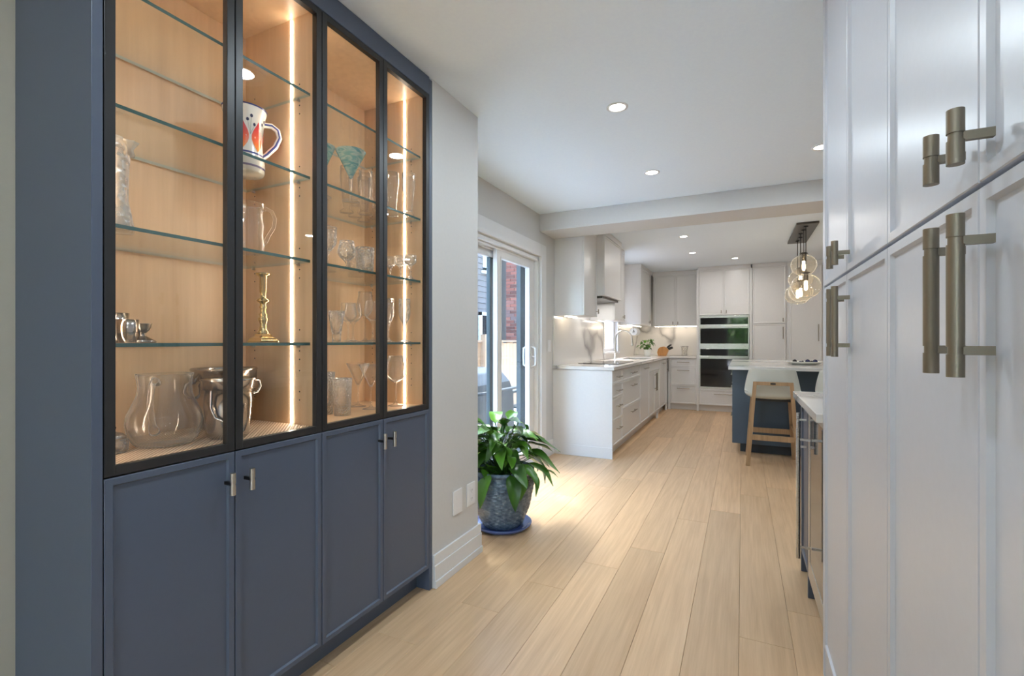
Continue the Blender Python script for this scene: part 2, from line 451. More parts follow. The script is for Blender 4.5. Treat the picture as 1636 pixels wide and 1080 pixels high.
def pull(mb, fn, u, v, L, vert=True, so=.034, r=.0075, cc=None, mi=0, pm=None):
    """T-shaped or two-post bar pull"""
    e = L / 2
    P = (lambda t, w: fn(u, v + t, w)) if vert else (lambda t, w: fn(u + t, v, w))
    n = 16
    posts = [0] if cc is None else [-cc / 2, cc / 2]
    t0 = -e
    for c in posts:                                     # full-width barrels with a narrow collar at each post
        mb.tube([P(t0, so), P(c - .0045, so)], r, n, mi); mb.tube([P(c - .0045, so), P(c + .0045, so)], r * .84, n, mi); t0 = c + .0045
    mb.tube([P(t0, so), P(e, so)], r, n, mi)
    q = r * .62; g = .0036 if r > .007 else q           # flat bar posts
    for c in posts:
        if vert: mb.box(u - g, u + g, v + c - q, v + c + q, 0, so, mi if pm is None else pm, fn)
        else: mb.box(u + c - q, u + c + q, v - g, v + g, 0, so, mi if pm is None else pm, fn)
    return mb

def unit(name, label, cat, fn, u0, u1, v0, v1, depth, mat, fronts, hm, toe=.105, group=None, toemat=None, toe_in=.07, crown=None, body=True, bodytop=None, gap=.0015, fw=.018):
    """one cabinet: body, toe kick, crown strip and its doors or drawers with their handles"""
    um = (u0 + u1) / 2
    base = fn(um, 0 if v0 < .5 else v0, -depth / 2)
    root = thing(name, base, label, cat, group)
    if body: MB().box(u0, u1, v0, bodytop or v1, -depth, -.0215, 0, fn).build('body', mat, root)
    if v0 < .5 and toe: MB().box(u0, u1, 0.001, v0, -depth, -toe_in, 0, fn).build('toe_kick', toemat or mat, root)
    if crown: MB().box(u0, u1, v1, crown, -depth, .004, 0, fn).build('crown', mat, root)
    for fr in fronts:
        k, a, b, c, d = fr[:5]
        fo = shaker(MB(), fn, a + gap, b - gap, c + gap, d - gap, fw=fr[6] if len(fr) > 6 else fw).build(k, mat, root)
        for h in fr[5]:
            pull(MB(), fn, *h[:4], **h[4]).build('handle', hm, fo)
    return root

# ------------------------------------------------------------------ room shell
CE = 2.43; XL = -1.80; YB = 9.25; XR = 3.2; YF = -4.5
wl = MB()
wl.box(-1.86, -1.722, .60, 2.31, 0, CE)                     # wall behind the display cabinet
wl.box(-1.722, -1.331, 1.877, 2.31, 0, CE)                 # short pier beside it
wl.box(-1.95, XL, 2.31, 2.54, 0, CE)
wl.box(-1.95, XL, 2.54, 4.33, 2.0, CE)                     # over the sliding door
wl.box(-1.95, XL, 4.33, 6.75, 0, CE)
wl.box(-1.95, XL, 6.75, 7.55, 0, 1.02); wl.box(-1.95, XL, 6.75, 7.55, 2.08, CE)
wl.box(-1.95, XL, 7.55, YB + .1, 0, CE)
wl.build('wall_left', M['wall'], kind='structure')
MB().box(-1.86, -1.722, YF, .60, 0, CE).build('wall_dining', M['beige'], kind='structure')  # near stretch of the left wall, its shade painted in
MB().box(XL, XR, YB, YB + .12, 0, CE).build('wall_back', M['wall'], kind='structure')
MB().box(XR, XR + .12, YF, YB, 0, CE).build('wall_right', M['wall'], kind='structure')
wf = MB()
for a, b in ((-1.86, -.6), (1.7, XR + .12)): wf.box(a, b, YF - .15, YF, 0, CE)
for a, b in ((-.6, 1.7),): wf.box(a, b, YF - .15, YF, 0, .1); wf.box(a, b, YF - .15, YF, 2.3, CE)
wf.build('wall_front', M['wall'], kind='structure')
MB().box(.9, 1.02, .36, 2.9, 0, CE).build('wall_partition', M['wall'], kind='structure')
MB().box(-1.95, XR + .12, YF - .15, YB + .12, CE, CE + .1).build('ceiling', M['ceiling'], kind='structure')
MB().box(XL, XR, 4.34, 4.74, 2.262, CE).build('ceiling_beam', M['wall'], kind='structure', bevel=.003)

# floor: subfloor, oak planks laid along the room
fl = MB().box(-1.86, XR, YF, YB, -.05, -.0125).build('floor', M['subfloor'], kind='structure')
PL = 1.957; PW = .1883
seam = {-1: 1.5, 0: 1.835, 1: 2.14, 2: 2.456, 3: 2.75, 4: 3.33, 5: 3.6, 6: 2.105, 7: 2.4}
def plank_mesh(L):
    hw = PW / 2 - .0004; hl = L / 2 - .0004; b = .0012
    mb = MB()
    vs = [(sx * hw, sy * hl, -.0122) for sx, sy in ((-1, -1), (1, -1), (1, 1), (-1, 1))]
    vs += [(sx * hw, sy * hl, -b) for sx, sy in ((-1, -1), (1, -1), (1, 1), (-1, 1))]
    vs += [(sx * (hw - b), sy * (hl - b), 0) for sx, sy in ((-1, -1), (1, -1), (1, 1), (-1, 1))]
    fs = [(0 + k * 4 + j, k * 4 + (j + 1) % 4, k * 4 + 4 + (j + 1) % 4, k * 4 + 4 + j) for k in (0, 1) for j in range(4)] + [(8, 9, 10, 11)]
    me = bpy.data.meshes.new('plank'); me.from_pydata(vs, [], fs); me.materials.append(M['plank']); me.update(); return me
full = plank_mesh(PL)
rows = range(-4, 13)
for k in rows:
    x = -1.142 + PW * (k + .5)
    s0 = seam.get(k, R.uniform(0, PL))
    while s0 > 0.2: s0 -= PL
    y = s0
    while y < YB:
        y0 = max(y, -1.2); y1 = min(y + PL, YB - .005)
        if y1 - y0 > .05 and not (x < -1.75 and y1 < 2.3):
            me = full if y1 - y0 > PL - .001 else plank_mesh(y1 - y0)
            o = bpy.data.objects.new('plank', me); o.location = (x, (y0 + y1) / 2, .0125 - .0125); o.parent = fl; COL.objects.link(o)
        y += PL
rest = MB()
xe = -1.142 + PW * 13
k = 0
while xe + PW * k < XR - .01:
    rest.box(xe + PW * k + .0004, min(xe + PW * (k + 1) - .0004, XR - .002), -1.2, YB - .005, -.0122, 0); k += 1
k = 0
while -1.72 + PW * k < XR - .01:
    rest.box(-1.72 + PW * k + .0004, min(-1.72 + PW * (k + 1) - .0004, XR - .002), YF + .005, -1.201, -.0122, 0); k += 1
rest.build('distant_planks', M['plank'], fl, kind='stuff')

# baseboards and door casing
def baseprof(mb, fn, a, b):
    """stepped baseboard running along u"""
    mb.box(a, b, 0.001, .036, 0, .022, 0, fn); mb.box(a, b, .036, .108, 0, .016, 0, fn); mb.box(a, b, .108, .158, 0, .011, 0, fn); return mb
b = baseprof(MB(), FX(-1.3305, 1), 1.877, 2.328)
baseprof(b, FY(2.3105, 1), -1.79, -1.3305)
b.build('baseboard_left', M['trim'], kind='structure', bevel=.002)
b = MB()
baseprof(b, FX(XL + .0005, 1), 4.475, 4.70)
b.build('baseboard_kitchen', M['trim'], kind='structure', bevel=.002)
c = MB()
c.box(XL + .0005, XL + .02, 4.335, 4.47, 0.001, 2.135); c.box(XL + .0005, XL + .02, 2.42, 2.535, 0.001, 2.135); c.box(XL + .0005, XL + .02, 2.535, 4.335, 2.01, 2.135)
c.box(XL + .02, XL + .028, 4.335, 4.365, 0.001, 2.04); c.box(XL + .02, XL + .028, 2.535, 4.335, 2.01, 2.04)
c.build('trim_1', M['trim'], kind='structure', bevel=.002)

# sliding door: frame, a fixed sash outside and a sliding sash inside
d1 = thing('door_1', (-1.87, 3.435, 0), 'white sliding patio door beside the potted plant, with two glass sashes', None, None, 'structure')
f = MB()
f.box(-1.94, -1.802, 4.300, 4.3285, .03, 1.998); f.box(-1.94, -1.802, 2.5415, 2.57, .03, 1.998)
f.box(-1.94, -1.802, 2.5415, 4.3285, 1.968, 1.998); f.box(-1.94, -1.802, 2.5415, 4.3285, .001, .03)
f.box(-1.84, -1.836, 2.57, 4.30, 1.945, 1.968); f.box(-1.895, -1.885, 2.57, 4.30, 1.94, 1.968)
f.build('door_frame', M['trim'], d1, bevel=.002)
e = MB(); e.box(-1.985, -1.942, 4.20, 4.33, .0, 2.0); e.box(-1.985, -1.942, 2.54, 4.20, 1.95, 2.0)
e.build('exterior_cladding', M['extteal'], d1)
def sash(name, x0, x1, y0, y1, wl_, wr_):
    s = MB()
    s.box(x0, x1, y0, y0 + wl_, .032, 1.962); s.box(x0, x1, y1 - wr_, y1, .032, 1.962)
    s.box(x0, x1, y0 + wl_, y1 - wr_, 1.885, 1.962); s.box(x0, x1, y0 + wl_, y1 - wr_, .032, .13)
    # glazing bead
    xb = x1; s.box(xb, xb + .004, y0 + wl_ - .012, y0 + wl_, .13, 1.885); s.box(xb, xb + .004, y1 - wr_, y1 - wr_ + .012, .13, 1.885); s.box(xb, xb + .004, y0 + wl_ - .012, y1 - wr_ + .012, 1.885, 1.897)
    so = s.build(name, M['trim'], d1, bevel=.0015)
    xm = (x0 + x1) / 2
    MB().box(xm - .008, xm + .008, y0 + wl_ - .004, y1 - wr_ + .004, .126, 1.889).build('pane', M['outpane'], so)
    return so
fx = sash('fixed_sash', -1.93, -1.9, 2.571, 3.585, .09, .03)
MB().box(-1.9325, -1.9, 3.50, 3.5545, .13, 1.885).build('screen_stile', M['extteal'], fx)
ss = sash('sliding_sash', -1.882, -1.842, 3.52, 4.299, .075, .12)
h = MB()
for xx, sg in ((-1.838, 1), (-1.886, -1)):
    h.tube([(xx, 4.235, .93), (xx + .038 * sg, 4.235, .95), (xx + .042 * sg, 4.235, 1.03), (xx + .038 * sg, 4.235, 1.11), (xx, 4.235, 1.13)], [.011, .011, .010, .011, .011], 10)
    h.box(xx - .003, xx + .003, 4.215, 4.255, .915, 1.145)
h.tube([(-1.838, 4.245, 1.03), (-1.815, 4.245, 1.03), (-1.812, 4.225, 1.03)], .008, 8)
h.build('handle', M['trim'], ss)

def win(name, fn, u0, u1, v0, v1, dpth, mull):
    r = thing(name, fn((u0 + u1) / 2, v0, 0), None, None, None, 'structure')
    f = MB(); t = .05
    f.box(u0, u0 + t, v0, v1, -dpth + .01, -.04, 0, fn); f.box(u1 - t, u1, v0, v1, -dpth + .01, -.04, 0, fn)
    f.box(u0 + t, u1 - t, v0, v0 + t, -dpth + .01, -.04, 0, fn); f.box(u0 + t, u1 - t, v1 - t, v1, -dpth + .01, -.04, 0, fn)
    for m_ in mull: f.box(m_ - .025, m_ + .025, v0 + t, v1 - t, -dpth + .02, -.05, 0, fn)
    for a, b in ((u0 - .07, u0), (u1, u1 + .07)): f.box(a, b, v0 - .03, v1 + .07, .0005, .016, 0, fn)
    f.box(u0, u1, v1, v1 + .07, .0005, .016, 0, fn); f.box(u0 - .07, u1 + .07, v0 - .03, v0, .0005, .03, 0, fn)
    f.build('window_frame', M['trim'], r, bevel=.002)
    xs = [u0 + t] + [m_ for m_ in mull] + [u1 - t]
    for a, b in zip(xs[:-1], xs[1:]): MB().box(a + .02, b - .02, v0 + t - .004, v1 - t + .004, -dpth / 2 - .008, -dpth / 2 + .004, 0, fn).build('pane', M['pane'], r)
    return r
win('window_1', FX(XL, 1), 6.75, 7.55, 1.02, 2.08, .15, [])
win('window_2', FY(YF, 1), -.6, 1.7, .1, 2.3, .15, [.55])

# ------------------------------------------------------------------ blue display cabinet
XF = -1.331; XC = -1.712; Y0 = .556; Y1 = 1.8745
dc = thing('display_cabinet', (-1.52, 1.215, 0), 'tall slate blue built-in display cabinet with black-framed glass doors over blue doors', 'cabinet')
for a, b in ((Y0, .578), (1.8525, Y1)): MB().box(-1.72, XF, a, b, .001, 2.42).build('side_panel', M['blue'], dc, bevel=.0015)
MB().box(-1.72, XF, .5785, 1.852, 2.346, 2.428).build('fascia', M['blue'], dc, bevel=.0015)
MB().box(-1.72, -1.405, .5785, 1.852, .001, .104).build('toe_kick', M['blue'], dc)
MB().box(-1.72, -1.354, .5785, 1.852, .105, .852).build('base_carcass', M['blue'], dc)
cc = MB()
cc.box(-1.72, XC, .5785, 1.852, .854, 2.345); cc.box(XC, -1.354, .5785, 1.852, .854, .880); cc.box(XC, -1.354, .5785, 1.852, 2.338, 2.345)
for a, b in ((.5785, .600), (1.196, 1.2325 - .0), (1.832, 1.852)): cc.box(XC, -1.356, a, b, .880, 2.338)
cc.build('carcass', M['maple'], dc)
dy = [.579, .897, 1.2155, 1.534, 1.852]
for i in range(4):
    a, b = dy[i] + .0015, dy[i + 1] - .0015
    fn = FX(XF, 1)
    f = MB(); fw = .0225
    f.box(a, a + fw, .862, 2.343, -.021, 0, 0, fn); f.box(b - fw, b, .862, 2.343, -.021, 0, 0, fn)
    f.box(a + fw, b - fw, .862, .862 + fw, -.021, 0, 0, fn); f.box(a + fw, b - fw, 2.343 - fw, 2.343, -.021, 0, 0, fn)
    fo = f.build('glass_door', M['black'], dc, bevel=.001)
    tag(fo, 'black aluminium glass door frame')
    MB().box(a + fw - .004, b - fw + .004, .862 + fw - .004, 2.343 - fw + .004, -.014, -.010, 0, fn).build('pane', M['pane'], fo)
    fo = shaker(MB(), fn, a, b, .108, .858, fw=.017).build('door', M['blue'], dc)
    hy = (b - .028) if i % 2 == 0 else (a + .028)
    pull(MB(), fn, hy, .775, .062, True, .034, .0075, None, 0, 1).build('handle', [M['nickel'], M['postdark']], fo)
SZ = [1.175, 1.465, 1.757, 2.05]
for (a, b) in ((.6015, 1.1945), (1.234, 1.8305)):
    for z in SZ:
        s = MB().box(-1.705, -1.366, a, b, z - .0095, z, 0, None, None)
        s.m = [2, 1, 2, 2, 0, 0]                        # polished green front edge, pale ground edges, clear faces
        so = s.build('glass_shelf', [M['shelf'], M['edge'], M['edge2']], dc)
        for yy in (a + .006, b - .006):
            for xx in (-1.66, -1.42):
                p = MB()
                p.tube([(xx, yy + (-.012 if yy < (a + b) / 2 else .012) * .6, z - .0145), (xx, yy + (.004 if yy < (a + b) / 2 else -.004), z - .0145)], .0035, 8)
                p.box(xx - .004, xx + .004, yy - .004, yy + .004, z - .013, z - .0098)
                p.build('shelf_pin', M['steel'], so)
for yy, sg in ((.6003, 1), (1.1957, -1), (1.2328, 1), (1.8317, -1)):
    MB().box(-1.4625, -1.4575, min(yy, yy + .003 * sg), max(yy, yy + .003 * sg), .884, 2.333).build('led_strip', M['led'], dc)
ph = MB()
for yy in (1.1955, 1.8315):
    for z in SZ + [1.03]:
        for dz in (.045, -.03, -.06):
            for xx in (-1.66, -1.42): ph.tube([(xx, yy + .001, z + dz), (xx, yy - .0006, z + dz)], .0025, 8)
ph.build('pin_holes', M['black'], dc, kind='stuff')

# ------------------------------------------------------------------ pantry wall on the right
PX0 = .258
fnP = FX(PX0, -1)
py = [1.98, 1.576, 1.170, .766, .364]
for i, lab in ((0, 'far pair of tall white pantry doors, next to the marble counter end'), (2, 'near pair of tall white pantry doors with the large bronze pulls')):
    a, m_, b = py[i + 2], py[i + 1], py[i]
    fr = []
    for (c, d, hy) in ((m_, b, m_ + .04), (a, m_, m_ - .04)):
        fr.append(('door', c, d, .106, 1.3665, [(hy, 1.233, .19, True, dict(cc=.128, so=.034, r=.0085))]))
        fr.append(('door', c, d, 1.3705, 2.405, [(hy, 1.418, .064, True, dict(so=.034, r=.0085))]))
    unit('pantry_cabinet', lab, 'cabinet', fnP, a, b, .105, 2.407, .62, M['pantry'], fr, M['bronze'], toe_in=.004, crown=2.4285, group=None)
MB().box(PX0 - .0005, .878, 1.9805, 2.0, .001, 2.4285).build('pantry_end_panel', M['pantry'], loc=(.57, 1.99, 0), bevel=.0015)
tag(bpy.data.objects['pantry_end_panel'], 'narrow white end panel closing the pantry beside the marble counter', 'panel')

# ------------------------------------------------------------------ right counter with the beverage fridge
fnR = FX(.272, -1)
wt = MB().box(.237, .896, 2.0025, 2.865, .888, .92).build('worktop', M['marble'], loc=(.56, 2.43, .888), bevel=.002)
tag(wt, 'short veined marble worktop on the right, beside the white pantry', 'worktop')
bf = thing('beverage_fridge', (.58, 2.28, 0), 'dark glass beverage fridge under the right-hand marble worktop', 'fridge')
MB().box(.295, .89, 2.004, 2.556, .10, .886).build('body', M['dark'], bf)
MB().box(.335, .89, 2.004, 2.556, .001, .10).build('toe_kick', M['dark'], bf)
dd = MB()
dd.box(2.006, 2.05, .105, .884, -.02, 0, 0, fnR); dd.box(2.51, 2.554, .105, .884, -.02, 0, 0, fnR)
dd.box(2.05, 2.51, .105, .185, -.02, 0, 0, fnR); dd.box(2.05, 2.51, .85, .884, -.02, 0, 0, fnR)
fd = dd.build('door', M['steel'], bf, bevel=.001)
MB().box(2.05, 2.51, .185, .85, -.012, -.002, 0, fnR).build('glass', M['fridgeglass'], fd)
pull(MB(), fnR, 2.475, .50, .58, True, so=.047, r=.0085, cc=.48).build('handle', M['steel'], fd)
unit('base_cabinet', 'narrow slate blue cabinet at the far end of the right-hand counter', 'cabinet', fnR, 2.58, 2.84, .105, .886, .60, M['blue'],
     [('door', 2.58, 2.84, .105, .884, [(2.62, .745, .19, True, dict(cc=.128))])], M['steel'], toemat=M['dark'])
for y, lab in ((2.557, 'dark blue upright panel between beverage fridge and narrow blue cabinet'), (2.842, 'dark blue upright end panel closing the right-hand counter')):
    o = MB().box(.272, .89, y, y + .02, .001, .886).build('counter_gable', M['blue'], loc=(.58, y + .01, 0)); tag(o, lab, 'panel')

# ------------------------------------------------------------------ kitchen: left run
fnL = FX(-1.166, 1); DL = .632
hs = dict(cc=.128, so=.03, r=.0065)
def hd(u, v, L=.16): return (u, v, L, False, dict(cc=.128 if L < .2 else L * .75, so=.03, r=.0065))
u1_ = unit('drawer_cabinet', 'white end cabinet of four drawers with a white side panel', 'cabinet', fnL, 4.722, 5.163, .115, .884, DL, M['white'],
     [('drawer', 4.722, 5.163, a, b, [hd(4.943, (a + b) / 2 if b - a < .16 else b - .085)]) for a, b in ((.742, .882), (.598, .742), (.366, .598), (.117, .366))], M['pull'])
MB().box(-1.798, -1.166, 4.70, 4.7215, .001, .884).build('side_panel', M['white'], u1_, bevel=.0015)
MB().box(-1.78, -1.164, 4.693, 4.70, .001, .112).build('plinth', M['white'], u1_, bevel=.002)
unit('drawer_cabinet', 'wide white cabinet of three drawers under the black cooktop', 'cabinet', fnL, 5.163, 6.167, .115, .884, DL, M['white'],
     [('drawer', 5.163, 6.167, a, b, [hd(5.665, (a + b) / 2 if b - a < .16 else b - .075, .26)]) for a, b in ((.741, .882), (.44, .741), (.117, .44))], M['pull'])
unit('dishwasher', 'white panelled dishwasher between the drawers and the sink cabinet', 'dishwasher', fnL, 6.167, 6.80, .115, .884, DL, M['white'],
     [('door', 6.167, 6.80, .117, .882, [hd(6.483, .82, .26)])], M['pull'])
unit('sink_cabinet', 'white double-door cabinet below the sink', 'cabinet', fnL, 6.80, 7.73, .115, .884, DL, M['white'],
     [('panel', 6.80, 7.73, .745, .882, []), ('door', 6.80, 7.265, .117, .742, [(7.22, .58, .26, True, dict(cc=.2, so=.03, r=.007))]), ('door', 7.265, 7.73, .117, .742, [(7.31, .58, .26, True, dict(cc=.2, so=.03, r=.007))])], M['pull'], bodytop=.70)
unit('corner_cabinet', 'white corner cabinet where the two counters meet', 'cabinet', fnL, 7.73, 8.55, .115, .884, DL, M['white'],
     [('door', 7.73, 8.32, .117, .882, [hd(8.02, .82, .26)]), ('door', 8.32, 8.55, .117, .882, [(8.5, .76, .2, True, dict(cc=.128, so=.03, r=.007))])], M['pull'])
for y in (7.5, 8.47):
    MB().box(-1.19, -1.166, y, y + .09, .001, .114).build('plinth_foot', M['white'], loc=(-1.178, y + .045, 0))
tag(bpy.data.objects['plinth_foot'], 'small white plinth foot below the sink cabinet', 'foot'); tag(bpy.data.objects['plinth_foot.001'], 'small white plinth foot below the corner cabinet', 'foot')

# back run
fnB = FY(8.62, -1); DB = .62
unit('drawer_cabinet', 'white three-drawer cabinet left of the wall ovens', 'cabinet', fnB, -1.12, -.70, .105, .884, DB, M['white'],
     [('drawer', -1.12, -.70, a, b, [hd(-.91, b - .06, .2)]) for a, b in ((.742, .882), (.432, .742), (.107, .432))], M['pull'])
cf = MB().box(-1.164, -1.1215, 8.622, 8.70, .001, .884).build('corner_filler', M['white'], loc=(-1.143, 8.66, 0)); tag(cf, 'slim white filler strip in the corner between the two counters', 'panel')
tw = unit('oven_cabinet', 'tall white cabinet housing the wall ovens', 'cabinet', fnB, -.68, .124, .105, 2.372, DB, M['white'],
     [('door', -.66, -.277, 1.612, 2.37, [(-.315, 1.665, .05, True, dict(so=.028, r=.007))]), ('door', -.277, .105, 1.612, 2.37, [(-.238, 1.665, .05, True, dict(so=.028, r=.007))]),
      ('drawer', -.66, .105, .107, .365, [hd(-.277, .30, .3)])], M['pull'], crown=2.4285)
st = MB(); st.box(-.698, -.662, .001, 2.371, -.02, .002, 0, fnB); st.box(.107, .143, .001, 2.371, -.02, .002, 0, fnB); st.box(-.662, .107, .366, .382, -.02, .002, 0, fnB)
st.build('stile', M['white'], tw)
tall = dict(cc=.128, so=.03, r=.0065)
unit('tall_cabinet', 'tall white cabinet right of the ovens, with split doors', 'cabinet', fnB, .146, .622, .105, 2.372, DB, M['white'],
     [('door', .148, .62, 1.462, 2.37, [(.578, 1.515, .06, True, dict(so=.028, r=.007))]), ('door', .148, .62, .107, 1.458, [(.578, 1.31, .19, True, tall)])], M['pull'], crown=2.4285)
unit('tall_cabinet', 'tall white single-door cabinet behind the glass pendants', 'cabinet', fnB, .645, 1.105, .105, 2.372, DB, M['white'],
     [('door', .668, 1.10, .107, 2.37, [(1.05, 1.31, .26, True, dict(cc=.2, so=.03, r=.007))])], M['pull'], crown=2.4285)
fs_ = MB().box(.6225, .6445, 8.64, 9.22, .001, 2.428).build('cabinet_filler', M['white'], loc=(.633, 8.9, 0)); tag(fs_, 'slim white strip between the two tall white cabinets', 'panel')

# wall ovens
ov = thing('wall_oven', (-.277, 8.6, .39), 'black glass combination wall ovens with steel bands', 'oven')
MB().box(-.655, .1, .384, 1.606, -.06, .004, 0, FY(8.6215, -1)).build('housing', M['steel'], ov, bevel=.001)
fo = FY(8.6165, -1)
for nm, a, b, lab in (('control_panel', 1.459, 1.569, None), ('upper_door', 1.140, 1.394, None), ('lower_control_panel', .936, 1.050, None), ('lower_door', .416, .886, None)):
    p = MB().box(-.638, .084, a, b, -.004, .006, 0, fo).build(nm, M['blackglass'], ov, bevel=.001)
    if 'door' in nm:
        bar = MB(); z = b + .030
        bar.box(-.64, .086, z - .016, z + .016, .012, .03, 0, fo); bar.box(-.62, -.58, z - .01, z + .01, .0, .014, 0, fo); bar.box(.02, .06, z - .01, z + .01, .0, .014, 0, fo)
        bar.build('handle', M['steel'], p, bevel=.003)

# worktops (left run with a sink cut-out, back run)
wk = MB()
wk.box(-1.797, -1.146, 4.688, 6.86, .888, .92); wk.box(-1.797, -1.146, 7.52, 8.60, .888, .92)
wk.box(-1.797, -1.61, 6.86, 7.52, .888, .92); wk.box(-1.24, -1.146, 6.86, 7.52, .888, .92)
wk.box(-1.797, -.70, 8.60, 9.22, .888, .92)
o = wk.build('worktop', M['marble'], loc=(-1.47, 6.6, .888)); tag(o, 'long L-shaped veined marble worktop with cooktop and sink', 'worktop')
sk = MB()
sk.box(-1.608, -1.60, 6.862, 7.518, .72, .914); sk.box(-1.25, -1.242, 6.862, 7.518, .72, .914); sk.box(-1.60, -1.25, 6.862, 6.87, .72, .914); sk.box(-1.60, -1.25, 7.51, 7.518, .72, .914); sk.box(-1.608, -1.242, 6.862, 7.518, .712, .72)
o = sk.build('sink', M['steel'], loc=(-1.42, 7.2, .71)); tag(o, 'stainless sink set in the marble below the kitchen window', 'sink')
o = MB().box(-1.70, -1.235, 5.26, 6.06, .9205, .927).build('cooktop', M['blackglass'], loc=(-1.47, 5.66, .92), bevel=.001); tag(o, 'flat black glass cooktop on the long marble worktop', 'cooktop')
# backsplash slabs
bs = MB(); bs.box(-1.7985, -1.785, 4.70, 6.67, .921, 1.448); bs.box(-1.7985, -1.785, 6.67, 7.63, .921, .986); bs.box(-1.7985, -1.785, 7.63, 9.235, .921, 1.448)
o = bs.build('backsplash', M['marble'], loc=(-1.79, 6.6, .92)); tag(o, 'veined marble backsplash along the window wall, behind the cooktop', 'backsplash')
o = MB().box(-1.784, -.70, 9.23, 9.2485, .921, 1.448).build('backsplash', M['marble'], loc=(-1.2, 9.24, .92)); tag(o, 'veined marble backsplash behind the knife block', 'backsplash')

# wall cabinets
fnU = FX(-1.47, 1); DU = .327
def sm(u, v): return (u, v, .05, True, dict(so=.028, r=.007))
unit('wall_cabinet', 'white wall cabinet over the counter end, nearest the beam', 'cabinet', fnU, 4.745, 5.23, 1.45, 2.368, DU, M['white'], [('door', 4.745, 5.23, 1.45, 2.366, [sm(5.19, 1.51)])], M['pull'], crown=2.4285)
hc = unit('hood_cabinet', 'raised white hood cabinet hung over the cooktop', 'cabinet', FX(-1.385, 1), 5.232, 6.06, 1.69, 2.368, .412, M['white'], [('door', 5.232, 6.06, 1.69, 2.366, [])], M['pull'], crown=2.4285)
o = MB().box(-1.77, -1.42, 5.26, 6.03, 1.665, 1.689).build('range_hood', M['gunmetal'], loc=(-1.6, 5.65, 1.66), bevel=.002); tag(o, 'dark metal range hood insert beneath the raised white cabinet', 'hood')
l_ = bpy.data.lights.new('hood_fill_light', 'AREA'); l_.shape = 'RECTANGLE'; l_.size = .2; l_.size_y = .5; l_.energy = 2.2; l_.color = (1, .96, .92)  # added area light under the hood, brightens the dark cabinet side
lo_ = bpy.data.objects.new('hood_fill_light', l_); lo_.location = Vector((-1.6, 5.65, 1.662)) - o.location; lo_.parent = o; COL.objects.link(lo_)
unit('wall_cabinet', 'narrow white wall cabinet between the hood cabinet and window', 'cabinet', fnU, 6.062, 6.62, 1.45, 2.368, DU, M['white'], [('door', 6.062, 6.62, 1.45, 2.366, [sm(6.5, 1.51)])], M['pull'], crown=2.4285)
unit('wall_cabinet', 'white wall cabinet beyond the window, in the corner', 'cabinet', fnU, 7.80, 8.885, 1.45, 2.368, DU, M['white'], [('door', 7.80, 8.62, 1.45, 2.366, [sm(8.5, 1.51)])], M['pull'], crown=2.4285)
unit('wall_cabinet', 'white two-door wall cabinet above the knife block', 'cabinet', FY(8.9, -1), -1.465, -.70, 1.45, 2.35, .345, M['white'],
     [('door', -1.44, -1.072, 1.45, 2.348, [sm(-1.115, 1.50)]), ('door', -1.072, -.702, 1.45, 2.348, [sm(-1.03, 1.50)])], M['pull'], crown=2.4285)
# under-cabinet light strips
for k, (lo, lab) in enumerate((((-1.70, -1.69, 4.80, 5.2), 'warm light strip below the wall cabinet nearest the beam'), ((-1.70, -1.69, 6.1, 6.6), 'warm light strip below the narrow wall cabinet by the window'),
              ((-1.70, -1.69, 7.85, 9.0), 'warm light strip below the corner wall cabinet'), ((-1.46, -.72, 9.10, 9.11), 'warm light strip below the two-door wall cabinet'))):
    o = MB().box(*lo, 1.441, 1.4485).build('under_cabinet_light', M['under'], loc=((lo[0] + lo[1]) / 2, (lo[2] + lo[3]) / 2, 1.44)); tag(o, lab, 'light')

# ------------------------------------------------------------------ island
isl = thing('kitchen_island', (.5, 6.5, 0), 'slate blue kitchen island behind the bar stools', 'island')
MB().box(-.075, 1.12, 5.605, 7.44, .10, .885).build('body', M['island_blue'], isl)
MB().box(-.097, 1.12, 5.58, 5.604, .10, .885).build('back_panel', M['island_blue'], isl, bevel=.0015)
MB().box(-.02, 1.10, 5.655, 7.40, .001, .10).build('toe_kick', M['dark'], isl)
fnI = FX(-.0755, -1)
for ya, yb in ((5.61, 6.22), (6.22, 6.83), (6.83, 7.44)):
    for a, b in ((.74, .883), (.43, .74), (.102, .43)):
        f = shaker(MB(), fnI, ya + .001, yb - .001, a + .001, b - .001).build('drawer', M['island_blue'], isl)
        pull(MB(), fnI, (ya + yb) / 2, (a + b) / 2 if b - a < .2 else b - .07, .26, False, .034, .006, .2).build('handle', M['pull'], f)
o = MB().box(-.13, 1.2, 5.36, 7.5, .888, .92).build('worktop', M['marble'], loc=(.5, 6.43, .888), bevel=.002); tag(o, 'marble island worktop over the slate blue island', 'worktop')

